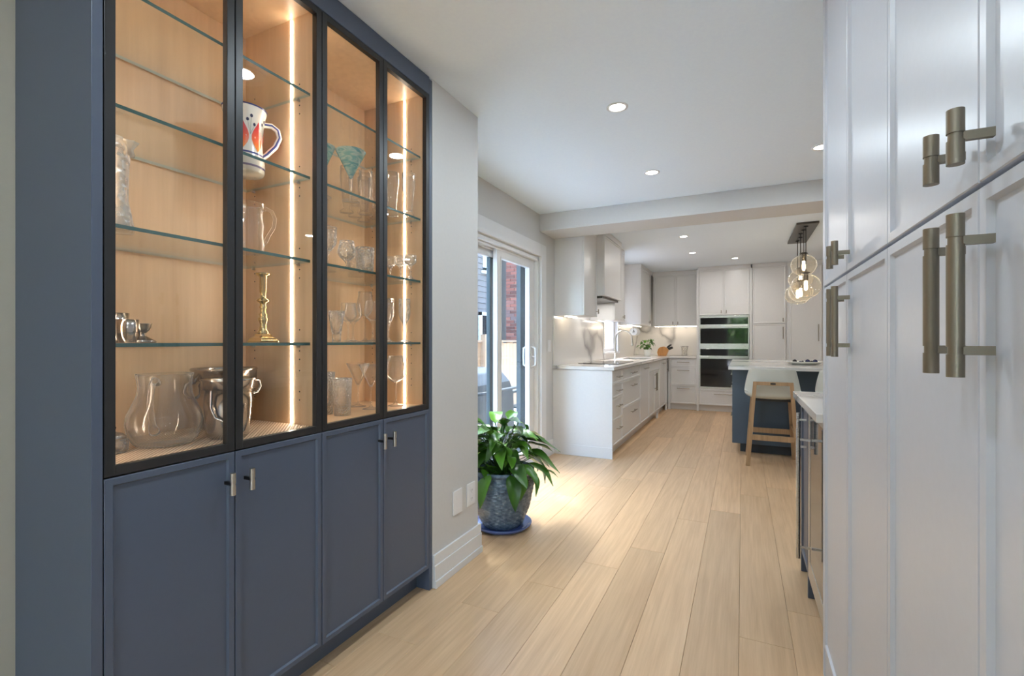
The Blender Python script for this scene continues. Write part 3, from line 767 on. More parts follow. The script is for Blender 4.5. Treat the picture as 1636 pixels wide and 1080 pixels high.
# ------------------------------------------------------------------ ceiling downlights
def downlight(x, y, label, group=None, power=1.0, col=(.78, .91, 1)):
    r = thing('downlight', (x, y, CE), label, 'light', group)
    MB().lathe([(.056, -.0005), (.056, -.004), (.044, -.006), (.041, -.003), (.041, -.0005)], x, y, CE, 28).build('trim_ring', M['trim'], r)
    MB().lathe([(0, -.002), (.0405, -.002), (.0405, -.0006)], x, y, CE, 28).build('lens', M['lens'], r)
    l = bpy.data.lights.new('downlight_lamp', 'AREA'); l.shape = 'DISK'; l.size = .09; l.energy = LAMP * power; l.color = col
    lo = bpy.data.objects.new('downlight_lamp', l); lo.location = (0, 0, -.012); lo.parent = r; COL.objects.link(lo)
    return r
for x, y, lab in ((-.601, 2.53, 'nearest visible ceiling downlight, above the oak floor beside the display cabinet'), (-.603, 3.62, 'ceiling downlight just in front of the beam, in line with the nearest one'),
                  (.458, 3.62, 'ceiling downlight half hidden behind the pantry edge'), (-.63, 6.0, 'kitchen downlight nearest the beam'),
                  (-.635, 7.17, 'second kitchen downlight behind the beam, above the sink side'), (-.10, 7.91, 'kitchen downlight in front of the oven cabinet')):
    downlight(x, y, lab, None, *((.9, (1, .96, .92)) if y > 4.4 else ()))
for x, y, q in ((-.60, 1.44, 'far'), (-.60, .35, 'near')): downlight(x, y, 'ceiling downlight above the frame, mirrored in the %s end of the display cabinet glass' % q)
for x, y, q in ((-.60, -.75, 'behind the viewer, above the wall with the blue cabinet'), (-.6, -1.9, 'above the left side of the dining end'), (1.4, -.75, 'right behind the viewer, past the pantry'), (1.4, -1.9, 'above the right side of the dining end'),
                (1.9, 4.0, 'right of the beverage fridge'), (1.9, 5.8, 'right of the island pendants'), (1.9, 7.3, 'at the far right of the island')):
    downlight(x, y, 'ceiling downlight outside the frame, ' + q, None, *((.9, (1, .96, .92)) if y > 4.4 else ()))

# ------------------------------------------------------------------ pendant cluster over the island
pc = thing('pendant_light', (.61, 6.38, CE), 'cluster of clear glass globe pendants on a dark rectangular ceiling plate', 'light')
MB().box(.515, .72, 5.83, 6.95, CE - .022, CE - .0005).build('ceiling_plate', M['gunmetal'], pc, bevel=.003)
for y, x, z, r in ((5.95, .612, 1.755, .143), (6.13, .61, 2.005, .128), (6.33, .60, 1.73, .125), (6.56, .62, 1.90, .13), (6.78, .61, 1.74, .14)):
    top = z + r * .93
    MB().tube([(x, y, CE - .023), (x, y, top + .03)], .0042, 8).lathe([(0, .0), (.022, 0), (.022, -.006), (0, -.006)], x, y, CE - .022, 14).build('rod', M['cord'], pc)
    soc = MB().lathe([(0, .034), (.024, .034), (.040, .026), (.040, .018), (.022, .016), (.022, -.06), (.016, -.062), (0, -.062)], x, y, top, 20).build('socket', M['gunmetal'], pc)
    MB().lathe([(0, -.165), (.009, -.163), (.0165, -.147), (.0165, -.10), (.013, -.075), (.012, -.0625)], x, y, top, 14).build('bulb', M['bulb'], soc)
    prof = []
    a0 = math.asin(.03 / r)
    for i in range(17):
        a = a0 + (PI - .45 - a0) * i / 16
        prof.append((r * math.sin(a), r * math.cos(a) * .93 - r * .93 + .0))
    inner = [(max(rr - .0025, .001), zz * .985 - .001) for rr, zz in reversed(prof)]
    MB().lathe(prof + inner, x, y, top + .012, 40).build('globe', M['globe'], pc)

# ------------------------------------------------------------------ bar stools
def shellmesh(mb, cx, cy):
    """low upholstered tub: seat pan that curls up into a wide curved back (back towards -y)"""
    th = .028; nu = 18; prof = []
    # side profile from seat front to top of back: (y, z, half width)
    P = [(.24, .665, .185), (.20, .652, .20), (.10, .636, .215), (0, .626, .222), (-.10, .624, .230), (-.165, .630, .236), (-.20, .655, .240), (-.210, .71, .240), (-.216, .78, .230), (-.219, .85, .215), (-.220, .905, .203), (-.219, .915, .200), (-.217, .918, .196)]
    def surf(off):
        rows_ = []
        for i, (y, z, hw) in enumerate(P):
            row = []
            up = min(1, max(0, (z - .64) / .08)) if y < 0 else 0
            for j in range(nu + 1):
                t = -1 + 2 * j / nu
                xx = hw * (.55 * math.sin(t * PI / 2) + .45 * t)
                curl = abs(t) ** 3
                yy = y + up * .13 * (abs(t) ** 2.4)          # back wraps forward at its sides
                zz = z + (1 - up) * .05 * curl * (1 if y < .18 else .4) - up * .012 * curl * (1 if i > 9 else 0)
                ny = up; nz = 1 - up
                row.append((cx + xx * (1 - off * .6 * curl), cy + yy - off * ny * -1 * 1, zz + off * nz))
            rows_.append(row)
        return rows_
    A = surf(0); B = surf(th)
    k = nu + 1; n = len(P)
    vs = [p for r_ in A for p in r_] + [p for r_ in B for p in r_]
    fs = []
    for i in range(n - 1):
        for j in range(nu):
            a = i * k + j; fs.append((a, a + 1, a + k + 1, a + k)); o_ = n * k
            fs.append((o_ + a, o_ + a + k, o_ + a + k + 1, o_ + a + 1))
    o_ = n * k
    for i in range(n - 1):
        for j in (0, nu):
            a = i * k + j; fs.append((a, a + k, o_ + a + k, o_ + a))
    for i in (0, n - 1):
        for j in range(nu):
            a = i * k + j; fs.append((a, a + 1, o_ + a + 1, o_ + a))
    mb.add(vs, fs, 0, True); return mb

def stool(cx, cy, label):
    r = thing('bar_stool', (cx, cy, 0), label, 'stool', 'bar stools along the island')
    so = shellmesh(MB(), cx, cy).build('seat_shell', M['fabric'], r)
    sd = so.modifiers.new('soft', 'SUBSURF'); sd.levels = 1; sd.render_levels = 1
    pad = MB().box(cx - .165, cx + .165, cy - .14, cy + .19, .608, .633).build('seat_base', M['black'], r, bevel=.006)
    yb, yt = cy - .235, cy - .258
    for sx in (-1, 1):
        MB().bar((cx + sx * .208, cy - .232, .0), (cx + sx * .148, yt, .80), .036, .030, 0, .032, .026).build('leg', M['oak'], r, bevel=.003)
        MB().bar((cx + sx * .208, cy + .215, .0), (cx + sx * .165, cy + .165, .612), .036, .030, 0, .032, .028).build('leg', M['oak'], r, bevel=.003)
        MB().bar((cx + sx * .181, cy - .225, .34), (cx + sx * .184, cy + .185, .34), .022, .028).build('side_rung', M['oak'], r, bevel=.002)
    rl = MB().bar((cx - .163, yt, .785), (cx + .163, yt, .785), .032, .026).build('back_rail', M['oak'], r, bevel=.003)
    MB().box(cx - .022, cx + .022, yt - .0155, yt - .0125, .778, .792).build('maker_tab', M['black'], rl)
    MB().bar((cx - .188, cy - .240, .275), (cx + .188, cy - .240, .275), .05, .022).build('rung', M['oak'], r, bevel=.002)
    MB().bar((cx - .186, cy + .195, .275), (cx + .186, cy + .195, .275), .05, .024).build('rung', M['oak'], r, bevel=.002)
    return r
s1 = stool(.255, 5.27, 'pale mint bar stool with oak legs, its whole back in view')
dup(s1, (.84, 5.27, 0), 'pale mint bar stool partly hidden behind the pantry edge')

# ------------------------------------------------------------------ potted plant by the patio door
PXc, PYc = -1.385, 2.715
o = MB().lathe([(0, .004), (.12, .004), (.125, .001), (.150, .001), (.172, .006), (.186, .020), (.190, .030), (.186, .033), (.178, .026), (.160, .014), (.135, .012), (0, .012)], PXc, PYc, 0, 48).build('plant_saucer', M['saucer'], loc=(PXc, PYc, 0))
tag(o, 'glossy blue saucer on the oak floor under the potted plant', 'saucer')
pp = thing('potted_plant', (PXc, PYc, .0125), 'leafy green plant in a woven blue-grey pot beside the patio door', 'plant')
def potr(z):                                            # outer radius of the pot at height z
    t = z / .335
    return .118 + .085 * (math.sin(min(1, t * 1.02) * PI / 2) ** .8) - .010 * max(0, t - .8) / .2
pm = MB(); nn = 168; nz = 90; vs = []; fs = []
for i in range(nz + 1):
    z = .335 * i / nz
    for j in range(nn):
        a = 2 * PI * j / nn
        row = i // 3; ph_ = (j + row * 3 + (row // 4) * 2) % 8
        bump = .0052 * (1 if ph_ < 5 else 0) * (1, .75, 0)[i % 3] if 3 < i < nz - 5 else 0
        wav = .002 * math.sin(a * 9 + z * 40)
        r_ = potr(z) + bump + wav * (1 if 3 < i < nz - 5 else 0)
        vs.append((PXc + r_ * math.cos(a), PYc + r_ * math.sin(a), .0125 + z))
for i in range(nz):
    for j in range(nn):
        q = (j + 1) % nn; fs.append((i * nn + j, i * nn + q, (i + 1) * nn + q, (i + 1) * nn + j))
pm.add(vs, fs, 0, True)
rt = potr(.335)
pm.lathe([(rt - .001, .333), (rt + .007, .338), (rt + .013, .346), (rt + .013, .356), (rt + .006, .364), (rt - .006, .364), (rt - .014, .352), (rt - .016, .30), (rt - .018, .29)], PXc, PYc, .0125, 64)
pm.lathe([(0, .0), (.118, 0)], PXc, PYc, .0125, 48)
po = pm.build('pot', M['pot'], pp)
MB().lathe([(0, .318), (.06, .322), (.12, .316), (rt - .016, .308)], PXc, PYc, .0125, 24).build('soil', M['soil'], pp)

def leafmesh(L, W, droop, fold, seed):
    rr = random.Random(seed); n = 9; vs = []; fs = []
    for i in range(n + 1):
        t = i / n
        wd = W * (math.sin(PI * t ** .8) ** .85) * (1 - .25 * t) if 0 < t < 1 else .0008
        y = L * (t - .16 * droop * t * t); z = L * (.10 * t - droop * t * t)
        wob = .006 * math.sin(t * 9 + seed)
        for s_, k in ((-1, 1), (-.5, .55), (0, 0), (.5, .55), (1, 1)):
            vs.append((s_ * wd, y, z + abs(s_) * wd * fold + wob * abs(s_)))
    for i in range(n):
        for j in range(4): a = i * 5 + j; fs.append((a, a + 1, a + 6, a + 5))
    me = bpy.data.meshes.new('leaf'); me.from_pydata(vs, [], fs); me.materials.append(M['leaf'])
    me.polygons.foreach_set('use_smooth', [True] * len(fs)); me.update(); return me
leaves = [leafmesh(.19, .046, .25, .35, 1), leafmesh(.20, .050, .5, .3, 2), leafmesh(.17, .044, .7, .25, 3), leafmesh(.22, .050, .4, .4, 4), leafmesh(.15, .040, .5, .3, 5)]
stems = MB()
def addleaf(base, tip_dir_az, pitch, sc_, k, roll=0):
    o = bpy.data.objects.new('leaf', leaves[k % 5]); COL.objects.link(o); o.parent = pp
    o.location = Vector(base) - Vector(ORG[pp.name]); o.scale = (sc_,) * 3
    o.rotation_euler = Euler((pitch, roll, tip_dir_az - PI / 2), 'XYZ'); return o
z0 = .0125 + .31
for i in range(96):
    az = i * 2.399 + R.uniform(-.3, .3)
    tier = i / 95
    rad = .06 + .13 * R.random() * (1 - tier * .35)
    hgt = (.10 + .20 * tier + R.uniform(-.03, .04)) if tier > .3 else (.04 + .10 * R.random())
    bx = PXc + rad * math.cos(az); by = PYc + rad * math.sin(az); bz = z0 + hgt
    if tier < .3: q_ = .185 + .03 * R.random(); bx = PXc + q_ * math.cos(az); by = PYc + q_ * math.sin(az); bz = z0 + .06 + .06 * R.random()
    pitch = R.uniform(-.9, -.1) if tier < .3 else (R.uniform(-.3, .1) if tier < .6 else R.uniform(-.25, .55))
    tx = bx + .2 * math.cos(az)
    if bx < -1.62 and math.cos(az) < -.2: az += PI * .6
    if by < 2.58 and bx < -1.2 and math.sin(az) < -.2: az = PI - az if R.random() < .5 else az + PI * .5
    if by - .2 < 2.33 and math.sin(az) < -.3: az = -az
    addleaf((bx, by, bz), az, pitch, R.uniform(.75, 1.05), i, R.uniform(-.4, .4))
    m_ = (PXc + .035 * math.cos(az + 1), PYc + .035 * math.sin(az + 1), z0 + .0)
    stems.tube([m_, ((m_[0] + bx) / 2, (m_[1] + by) / 2, z0 + hgt * .7 + .02), (bx, by, bz)], .0028, 5, caps=False)
for (dx, dy, dz, az, pitch, s_) in ((.10, .05, .22, .35, .05, 1.25), (.12, .02, .16, .1, -.12, 1.3), (.05, .10, .24, 1.0, .1, 1.1), (.03, -.215, .06, -1.7, -.75, .95), (.14, -.165, .06, -.85, -.75, 1.0), (-.05, .0, .33, 2.0, .5, 1.0), (-.08, -.05, .31, 3.6, .45, 1.05), (.03, -.04, .33, -.6, .5, 1.0)):
    addleaf((PXc + dx, PYc + dy, z0 + dz), az, pitch, s_, 3)
    stems.tube([(PXc, PYc, z0), (PXc + dx * .6, PYc + dy * .6, z0 + dz * .8), (PXc + dx, PYc + dy, z0 + dz)], .003, 5, caps=False)
stems.build('stems', M['leaf'], pp, kind='stuff')

# ------------------------------------------------------------------ outlets on the pier, plate by the backsplash
op = thing('wall_plate', (-1.331, 2.095, .348), 'blank white wall plate above the baseboard, nearer the blue cabinet', 'plate')
MB().box(-1.3305, -1.3245, 2.052, 2.138, .287, .41).build('plate', M['plate'], op, bevel=.002)
op = thing('wall_outlet', (-1.331, 2.23, .35), 'white wall outlet near the pier edge, beside the potted plant', 'outlet')
pl = MB().box(-1.3305, -1.3245, 2.187, 2.273, .29, .411).build('plate', M['plate'], op, bevel=.002)
fc = MB().box(-1.3245, -1.3225, 2.212, 2.248, .305, .396).build('receptacle', M['plate'], op, bevel=.001)
sl = MB()
for zz in (.328, .372):
    for yy in (2.224, 2.236): sl.box(-1.3226, -1.322, yy - .001, yy + .001, zz - .005, zz + .005)
    sl.tube([(-1.3226, 2.23, zz - .011), (-1.3219, 2.23, zz - .011)], .0022, 8)
sl.build('slots', M['slot'], fc, kind='stuff')
op = thing('light_switch', (XL, 4.60, 1.13), 'white light switch between patio door casing and marble backsplash', 'switch')
MB().box(XL + .0005, XL + .006, 4.56, 4.64, 1.07, 1.19).build('plate', M['plate'], op, bevel=.001)
MB().box(XL + .006, XL + .009, 4.584, 4.616, 1.10, 1.16).build('rocker', M['plate'], op, bevel=.001)

# ------------------------------------------------------------------ glassware and silver in the display cabinet
def closed(outer, inner):
    """outer profile bottom to rim, inner profile rim to bottom"""
    return [(0, outer[0][1])] + outer + inner
def vessel(name, x, y, z, prof, mat, label, cat, n=32, flute=None, group=None):
    o = MB().lathe(prof, x, y, z, n, 0, True, flute).build(name, mat, loc=(x, y, z), weld=True); tag(o, label, cat, group); return o
def bowl(pts, t=.0016, floor=None):
    """double-walled profile from outer points"""
    inn = [(max(r - t, .0005), zz + (0 if i == len(pts) - 1 else t * .6)) for i, (r, zz) in enumerate(pts)]
    return pts + inn[::-1]
def stemware(h, bh, rim, belly, bellyt=.4, foot=.034, sr=.0032, t=.0015):
    b0 = h - bh
    pts = [(foot, 0), (foot, .002), (foot * .6, .005), (.009, .010), (sr, .022), (sr, b0 - .012), (sr * 2.2, b0 - .002)]
    bw = []
    for i in range(1, 11):
        u = i / 10
        if u < bellyt: r = belly * math.sin(PI / 2 * (u / bellyt)) ** .8
        else: q = (u - bellyt) / (1 - bellyt); r = belly + (rim - belly) * (q * q * (3 - 2 * q))
        bw.append((max(r, sr * 2), b0 + bh * u))
    return [(0, 0)] + pts + bowl(bw, t) + [(0, b0 + .008)]
def martini(h, bh, rim, foot=.036, sr=.003, t=.0018):
    b0 = h - bh
    return [(0, 0), (foot, 0), (foot, .002), (foot * .5, .006), (.008, .010), (sr, .02), (sr, b0 - .008), (sr * 1.8, b0)] + bowl([(rim * u + .004, b0 + bh * u) for u in (.05, .25, .5, .75, 1)], t) + [(0, b0 + .01)]
def tumbler(h, r0, r1, t=.003, base=.012):
    return [(0, 0), (r0, 0), (r0 + (r1 - r0) * .5, h * .5), (r1, h), (r1 - t, h), (r0 + (r1 - r0) * .5 - t, h * .5), (r0 - t, base), (0, base)]
def fl(n, amp, z0=0, z1=9): return lambda a, z: 1 + (amp * math.cos(n * a) if z0 < z < z1 else 0)
B = .8815; B2 = .8805
# bay one, bottom shelf
o = MB().box(-1.70, -1.36, .603, 1.193, .8803, .8830).build('shelf_liner', M['liner'], loc=(-1.53, .9, .88)); tag(o, 'beige ribbed shelf liner under the glass pitcher and silver buckets', 'liner')
LN = .8834
j = thing('glass_jar', (-1.505, .672, LN), 'small ribbed glass jar with a silver lid, beside the glass pitcher', 'jar')
MB().lathe([(0, 0), (.030, 0), (.035, .006), (.036, .03), (.031, .036), (.028, .036), (.032, .03), (.031, .008), (0, .006)], -1.505, .672, LN, 40, 0, True, fl(20, .03)).build('body', M['crystal'], j, weld=True)
MB().lathe([(0, .0375), (.032, .0375), (.032, .042), (.024, .050), (.008, .056), (.006, .060), (.010, .064), (.010, .068), (0, .071)], -1.505, .672, LN, 28).build('lid', M['silver'], j)
px_, py_ = -1.50, .80
gp = thing('glass_pitcher', (px_, py_, LN), 'large round clear glass pitcher with a looped handle, on the ribbed liner', 'pitcher')
pf = [(.062, 0), (.070, .004), (.078, .014), (.089, .04), (.093, .065), (.089, .09), (.077, .117), (.067, .142), (.064, .165), (.067, .188), (.070, .203)]
lip = lambda a, z: 1 + (.16 * max(0, math.cos(a - 2.3)) ** 8 if z > .18 else 0)
MB().lathe([(0, .004)] + pf + [(r - .0035, z + (.0 if z > .2 else .004)) for r, z in pf[::-1]] + [(0, .009)], px_, py_, LN, 56, 0, True, lip).build('body', M['thick'], gp, weld=True)
hdx, hdy = .72, -.69
hp = [(.066, .180), (.085, .190), (.108, .178), (.120, .150), (.118, .11), (.108, .075), (.096, .058), (.086, .05)]
MB().tube([(px_ + hdx * r, py_ + hdy * r, LN + z) for r, z in hp], [.010, .009, .008, .008, .008, .009, .011, .014], 12).build('handle', M['thick'], gp, weld=True)
bx, by = -1.600, 1.040
ib = thing('silver_bucket', (bx, by, LN), 'wide polished silver ice bucket with side handles, standing at the back', 'bucket')
MB().lathe([(0, 0), (.062, 0), (.070, .008), (.082, .07), (.092, .15), (.094, .168), (.098, .168), (.098, .198), (.102, .201), (.098, .205), (.094, .201), (.086, .15), (.076, .06), (0, .012)], bx, by, LN, 48).build('body', M['silver'], ib)
for an in (-1.75, 1.39):
    ux, uy = math.cos(an), math.sin(an)
    MB().tube([(bx + ux * .094, by + uy * .094, LN + .160), (bx + ux * .116, by + uy * .116, LN + .156), (bx + ux * .122, by + uy * .122, LN + .133), (bx + ux * .110, by + uy * .110, LN + .112), (bx + ux * .088, by + uy * .088, LN + .110)], .006, 10).build('handle', M['silver'], ib)
bx, by = -1.437, .945
ib = thing('silver_bucket', (bx, by, LN), 'smaller engraved silver wine bucket in front of the wide one', 'bucket')
MB().lathe([(0, 0), (.048, 0), (.056, .006), (.060, .02), (.066, .10), (.070, .150), (.073, .150), (.073, .176), (.076, .180), (.072, .182), (.066, .17), (.056, .04), (0, .012)], bx, by, LN, 44).build('body', M['silver'], ib)
ux, uy = .72, -.69
vx, vy = -uy, ux
MB().tube([(bx + ux * .071 + vx * s_ * .03, by + uy * .071 + vy * s_ * .03, LN + zz) for s_, zz in ((-1, .15), (-1.05, .10), (-.7, .07), (0, .058), (.7, .07), (1.05, .10), (1, .15))], .0042, 8).build('handle', M['silver'], ib)
# bay one, eye-level shelf
Z1 = 1.1755
vessel('silver_cup', -1.55, .706, Z1, tumbler(.082, .021, .026, .0015, .004), M['silver'], 'slim silver cup at the near end of the eye-level shelf', 'cup')
vessel('silver_beaker', -1.475, .694, Z1, tumbler(.062, .020, .0255, .0015, .004), M['silver'], 'short flared silver beaker in front of the slim silver cup', 'cup')
vessel('pewter_egg_cup', -1.555, .768, Z1, [(0, 0), (.033, 0), (.034, .004), (.022, .012), (.010, .019), (.009, .027), (.016, .034), (.022, .045), (.022, .052), (.025, .055), (.021, .055), (.014, .04), (0, .035)], M['pewter'], 'squat pewter cup on a wide foot, right of the silver beaker', 'cup')
cx_, cy_ = -1.50, 1.112
cs = thing('candlestick', (cx_, cy_, Z1), 'tall turned brass candlestick on the eye-level glass shelf', 'candlestick')
bb = MB()
def sq(w, a, z): return [(cx_ + sx * w * .5, cy_ + sy * w * .5, Z1 + z) for sx, sy in ((-1, -1), (1, -1), (1, 1), (-1, 1))]
lv = [(.070, 0), (.070, .006), (.062, .010), (.060, .016), (.040, .022), (.036, .030)]
vs = [p for w_, z in lv for p in sq(w_, 0, z)]
fs = [(3, 2, 1, 0)] + [(k * 4 + q, k * 4 + (q + 1) % 4, k * 4 + 4 + (q + 1) % 4, k * 4 + 4 + q) for k in range(5) for q in range(4)] + [(20, 21, 22, 23)]
bb.add(vs, fs); bb.build('base', M['brass'], cs, bevel=.002)
MB().lathe([(.018, .030), (.020, .036), (.013, .044), (.010, .060), (.015, .075), (.017, .082), (.011, .088), (.015, .096), (.009, .104), (.009, .116), (.013, .122), (.009, .128), (.011, .136), (.021, .143), (.021, .148), (.011, .154), (.009, .170), (.012, .176), (.0125, .225), (.016, .230), (.024, .236), (.024, .240), (.011, .240), (.009, .20), (0, .20)], cx_, cy_, Z1, 28).build('stem', M['brass'], cs)
# bay one, upper shelves
Z2 = 1.4655; Z3 = 1.7575
wb = thing('wrapped_bottle', (-1.475, .672, Z2), 'film-wrapped bottle with a twisted paper neck, at the near end of the shelf', 'bottle')
MB().lathe([(0, 0), (.034, 0), (.036, .01), (.030, .05), (.022, .085), (.024, .13), (.026, .19), (.024, .225), (.016, .245), (.010, .252), (0, .252)], -1.475, .672, Z2, 26, 0, True, lambda a, z: 1 + .06 * math.sin(5 * a + z * 90) + .04 * math.sin(9 * a - z * 60)).build('film', M['plastic'], wb)
MB().lathe([(0, .20), (.012, .205), (.008, .222), (.016, .236), (.020, .242), (.012, .244), (0, .236)], -1.462, .692, Z2, 18, 0, True, fl(7, .22)).build('paper_twist', M['kraft'], wb)
MB().lathe([(0, .003), (.026, .003), (.026, .05), (.016, .085), (.015, .18), (.012, .22), (0, .225)], -1.475, .672, Z2, 20).build('bottle', M['kraft'], wb)
mx_, my_ = -1.555, 1.082
mg = thing('ceramic_jug', (mx_, my_, Z3), 'white hand-painted ceramic jug with orange petals and blue rims', 'jug')
mp = [(.056, 0), (.061, .006), (.063, .03), (.061, .05), (.057, .07), (.055, .11), (.057, .15), (.062, .190), (.068, .216), (.070, .224)]
mr_ = lambda z: next((a[0] + (b_[0] - a[0]) * (z - a[1]) / (b_[1] - a[1]) for a, b_ in zip(mp[:-1], mp[1:]) if a[1] <= z <= b_[1]), .06)
MB().lathe([(0, 0)] + mp + [(r - .004, z) for r, z in mp[::-1][:-1]] + [(0, .01)], mx_, my_, Z3, 48).build('body', M['ceramic'], mg)
bn = MB()
for z, hh in ((.020, .0035), (.064, .0032), (.2225, .003)):
    bn.lathe([(mr_(max(z - hh, 0)) + .0006, z - hh), (mr_(min(z + hh, .2239)) + .0006, min(z + hh, .2242))], mx_, my_, Z3, 48)
bn.build('blue_band', M['cobalt'], mg, fix=False)
ha = math.radians(62)
hx, hy_ = math.cos(ha), math.sin(ha)
hp = [(.054, .070), (.068, .083), (.096, .118), (.110, .152), (.104, .178), (.084, .190), (.058, .187)]
ho = MB().tube([(mx_ + hx * r, my_ + hy_ * r, Z3 + z) for r, z in hp], .0095, 12).build('handle', M['ceramic'], mg)
MB().tube([(mx_ + hx * r + .0078 * .9, my_ + hy_ * r - .0078 * .45, Z3 + z) for r, z in hp], .0038, 8).build('handle_stripe', M['cobalt'], ho)
def decal(mb, a0, z0_, shape, off=.0009):
    """small painted patch lying on the curved jug wall; shape gives (angle, height) offsets"""
    vs = [(mx_ + (mr_(z0_) + off) * math.cos(a0), my_ + (mr_(z0_) + off) * math.sin(a0), Z3 + z0_)]
    for da, dz in shape:
        r = mr_(z0_ + dz) + off; vs.append((mx_ + r * math.cos(a0 + da), my_ + r * math.sin(a0 + da), Z3 + z0_ + dz))
    n = len(shape); mb.add(vs, [(0, k + 1, (k + 1) % n + 1) for k in range(n)], 0, True)
def petalmat():
    m, nt, b = principled('orange_petal_glaze')
    tc = N(nt, 'ShaderNodeTexCoord'); sp = N(nt, 'ShaderNodeSeparateXYZ'); nt.links.new(tc.outputs['Object'], sp.inputs[0])
    v = coords(nt, (160, 160, 30)); n = N(nt, 'ShaderNodeTexNoise'); nt.links.new(v, n.inputs['Vector'])
    mr2 = N(nt, 'ShaderNodeMapRange'); mr2.inputs['From Min'].default_value = .07; mr2.inputs['From Max'].default_value = .165
    nt.links.new(sp.outputs['Z'], mr2.inputs[0])
    ad = N(nt, 'ShaderNodeMath', operation='MULTIPLY_ADD'); ad.inputs[1].default_value = .35; nt.links.new(n.outputs[0], ad.inputs[0]); nt.links.new(mr2.outputs[0], ad.inputs[2])
    nt.links.new(ramp(nt, ad.outputs[0], [(.2, srgb(244, 160, 60)), (.55, srgb(232, 104, 56)), (1, srgb(208, 62, 66))]), b.inputs['Base Color'])
    b.inputs['Roughness'].default_value = .2
    return m
M['petal'] = petalmat()
pt = MB(); dots = MB(); stm = MB()
ca = -.30
pet = [(math.radians(24) * math.sin(PI * min(1, u / .98)) ** 1.1 * s_ * (1.15 - .5 * u), -.048 + .105 * u) for s_, us in ((1, [i / 8 for i in range(9)]), (-1, [i / 8 for i in range(7, 0, -1)])) for u in us]
for k in range(-2, 4): decal(pt, ca + k * math.radians(52) + .45, .118, pet)
for k in range(-2, 4):
    a0 = ca + k * math.radians(52)
    for da, dz in ((-.17, .172), (.02, .186), (.20, .160)):
        decal(dots, a0 + da, dz, [(.075 * math.cos(t * PI / 6), .0058 * math.sin(t * PI / 6)) for t in range(12)], .0012)
        for i in range(8):
            u0, u1 = i / 8, (i + 1) / 8
            aa, zz = a0 + da * u0, .125 + (dz - .129) * u0; ab, zb = a0 + da * u1, .125 + (dz - .129) * u1
            ra, rb = mr_(zz) + .0008, mr_(zb) + .0008
            stm.tube([(mx_ + ra * math.cos(aa), my_ + ra * math.sin(aa), Z3 + zz), (mx_ + rb * math.cos(ab), my_ + rb * math.sin(ab), Z3 + zb)], .0006, 4, caps=False)
pt.build('painted_petals', M['petal'], mg); dots.build('painted_dots', M['ink'], mg); stm.build('painted_stems', M['stemink'], mg)
qx, qy = -1.45, 1.022
gj = thing('glass_jug', (qx, qy, Z2), 'small clear glass jug with a wavy body, right under the ceramic jug', 'jug')
jp = [(.036, 0), (.044, .005), (.046, .03), (.042, .06), (.045, .09), (.040, .12), (.043, .15), (.045, .163)]
MB().lathe([(0, .003)] + jp + [(r - .003, z + (0 if z > .15 else .003)) for r, z in jp[::-1]] + [(0, .007)], qx, qy, Z2, 40, 0, True, fl(10, .02)).build('body', M['thick'], gj, weld=True)
hx, hy_ = .20, .98
MB().tube([(qx + hx * r, qy + hy_ * r, Z2 + z) for r, z in ((.042, .150), (.058, .158), (.076, .152), (.086, .13), (.082, .10), (.066, .072), (.056, .050), (.047, .036))], [.006, .006, .006, .006, .006, .006, .007, .007], 10).build('handle', M['thick'], gj, weld=True)

# bay two
BB = .8806
vessel('crystal_highball', -1.455, 1.432, BB, tumbler(.150, .031, .038, .004, .018), M['crystal2'], 'textured crystal highball glass on the bottom shelf, foremost', 'glass', 40, fl(14, .025, .01, .13))
vessel('crystal_highball', -1.545, 1.425, BB, tumbler(.172, .032, .040, .003, .015), M['crystal2'], 'taller smooth-rimmed highball standing behind the textured one', 'glass', 40, fl(14, .02, .01, .13))
vessel('martini_glass', -1.475, 1.618, BB, martini(.198, .105, .050), M['glass'], 'clear martini glass in front, on the bottom shelf', 'glass')
vessel('martini_glass', -1.585, 1.655, BB, martini(.198, .105, .048), M['glass'], 'clear martini glass behind the front one, near the back panel', 'glass')
def angular(h, rim, belly):
    return [(0, 0), (.036, 0), (.036, .002), (.012, .008), (.0035, .022), (.003, .098), (.006, .108)] + bowl([(.010, .110), (.035, .126), (belly, .146), (belly * .98, .152), (belly * .9, .18), (rim, h)], .0014) + [(0, .114)]
vessel('wine_glass', -1.445, 1.748, BB, angular(.232, .032, .047), M['glass'], 'tall angular-bowled wine glass on the bottom shelf, beside the light strip', 'glass')
Z1 = 1.1756
vessel('flared_crystal_glass', -1.50, 1.444, Z1, [(0, 0), (.017, 0), (.018, .03), (.024, .07), (.034, .128), (.031, .128), (.021, .07), (.014, .035), (0, .03)], M['crystal'], 'flared cut crystal glass at the near end of the eye-level shelf', 'glass', 40, fl(12, .03, .0, .11))
for x, y, h, lab in ((-1.50, 1.536, .166, 'round-bowled wine glass right of the flared crystal glass'), (-1.465, 1.618, .180, 'round-bowled wine glass in front of the taller pair, beside the door frame'), (-1.59, 1.705, .235, 'tallest wine glass on the eye-level shelf, behind the round-bowled ones'), (-1.59, 1.60, .175, 'wine glass at the back of the eye-level shelf, against the maple panel')):
    vessel('wine_glass', x, y, Z1, stemware(h, h * .52, .030, .036, .42), M['glass'], lab, 'glass')
def flute(h): return stemware(h, h * .62, .026, .026, .5, .032, .0032, .002)
vessel('champagne_flute', -1.505, 1.768, Z1, flute(.205), M['crystal'], 'cut crystal champagne flute nearer the door frame, on the eye-level shelf', 'glass', 40, fl(10, .04, .09, .15))
vessel('champagne_flute', -1.41, 1.768, Z1, flute(.200), M['crystal'], 'cut crystal champagne flute standing before the light strip', 'glass', 40, fl(10, .04, .09, .15))
Z2 = 1.4656
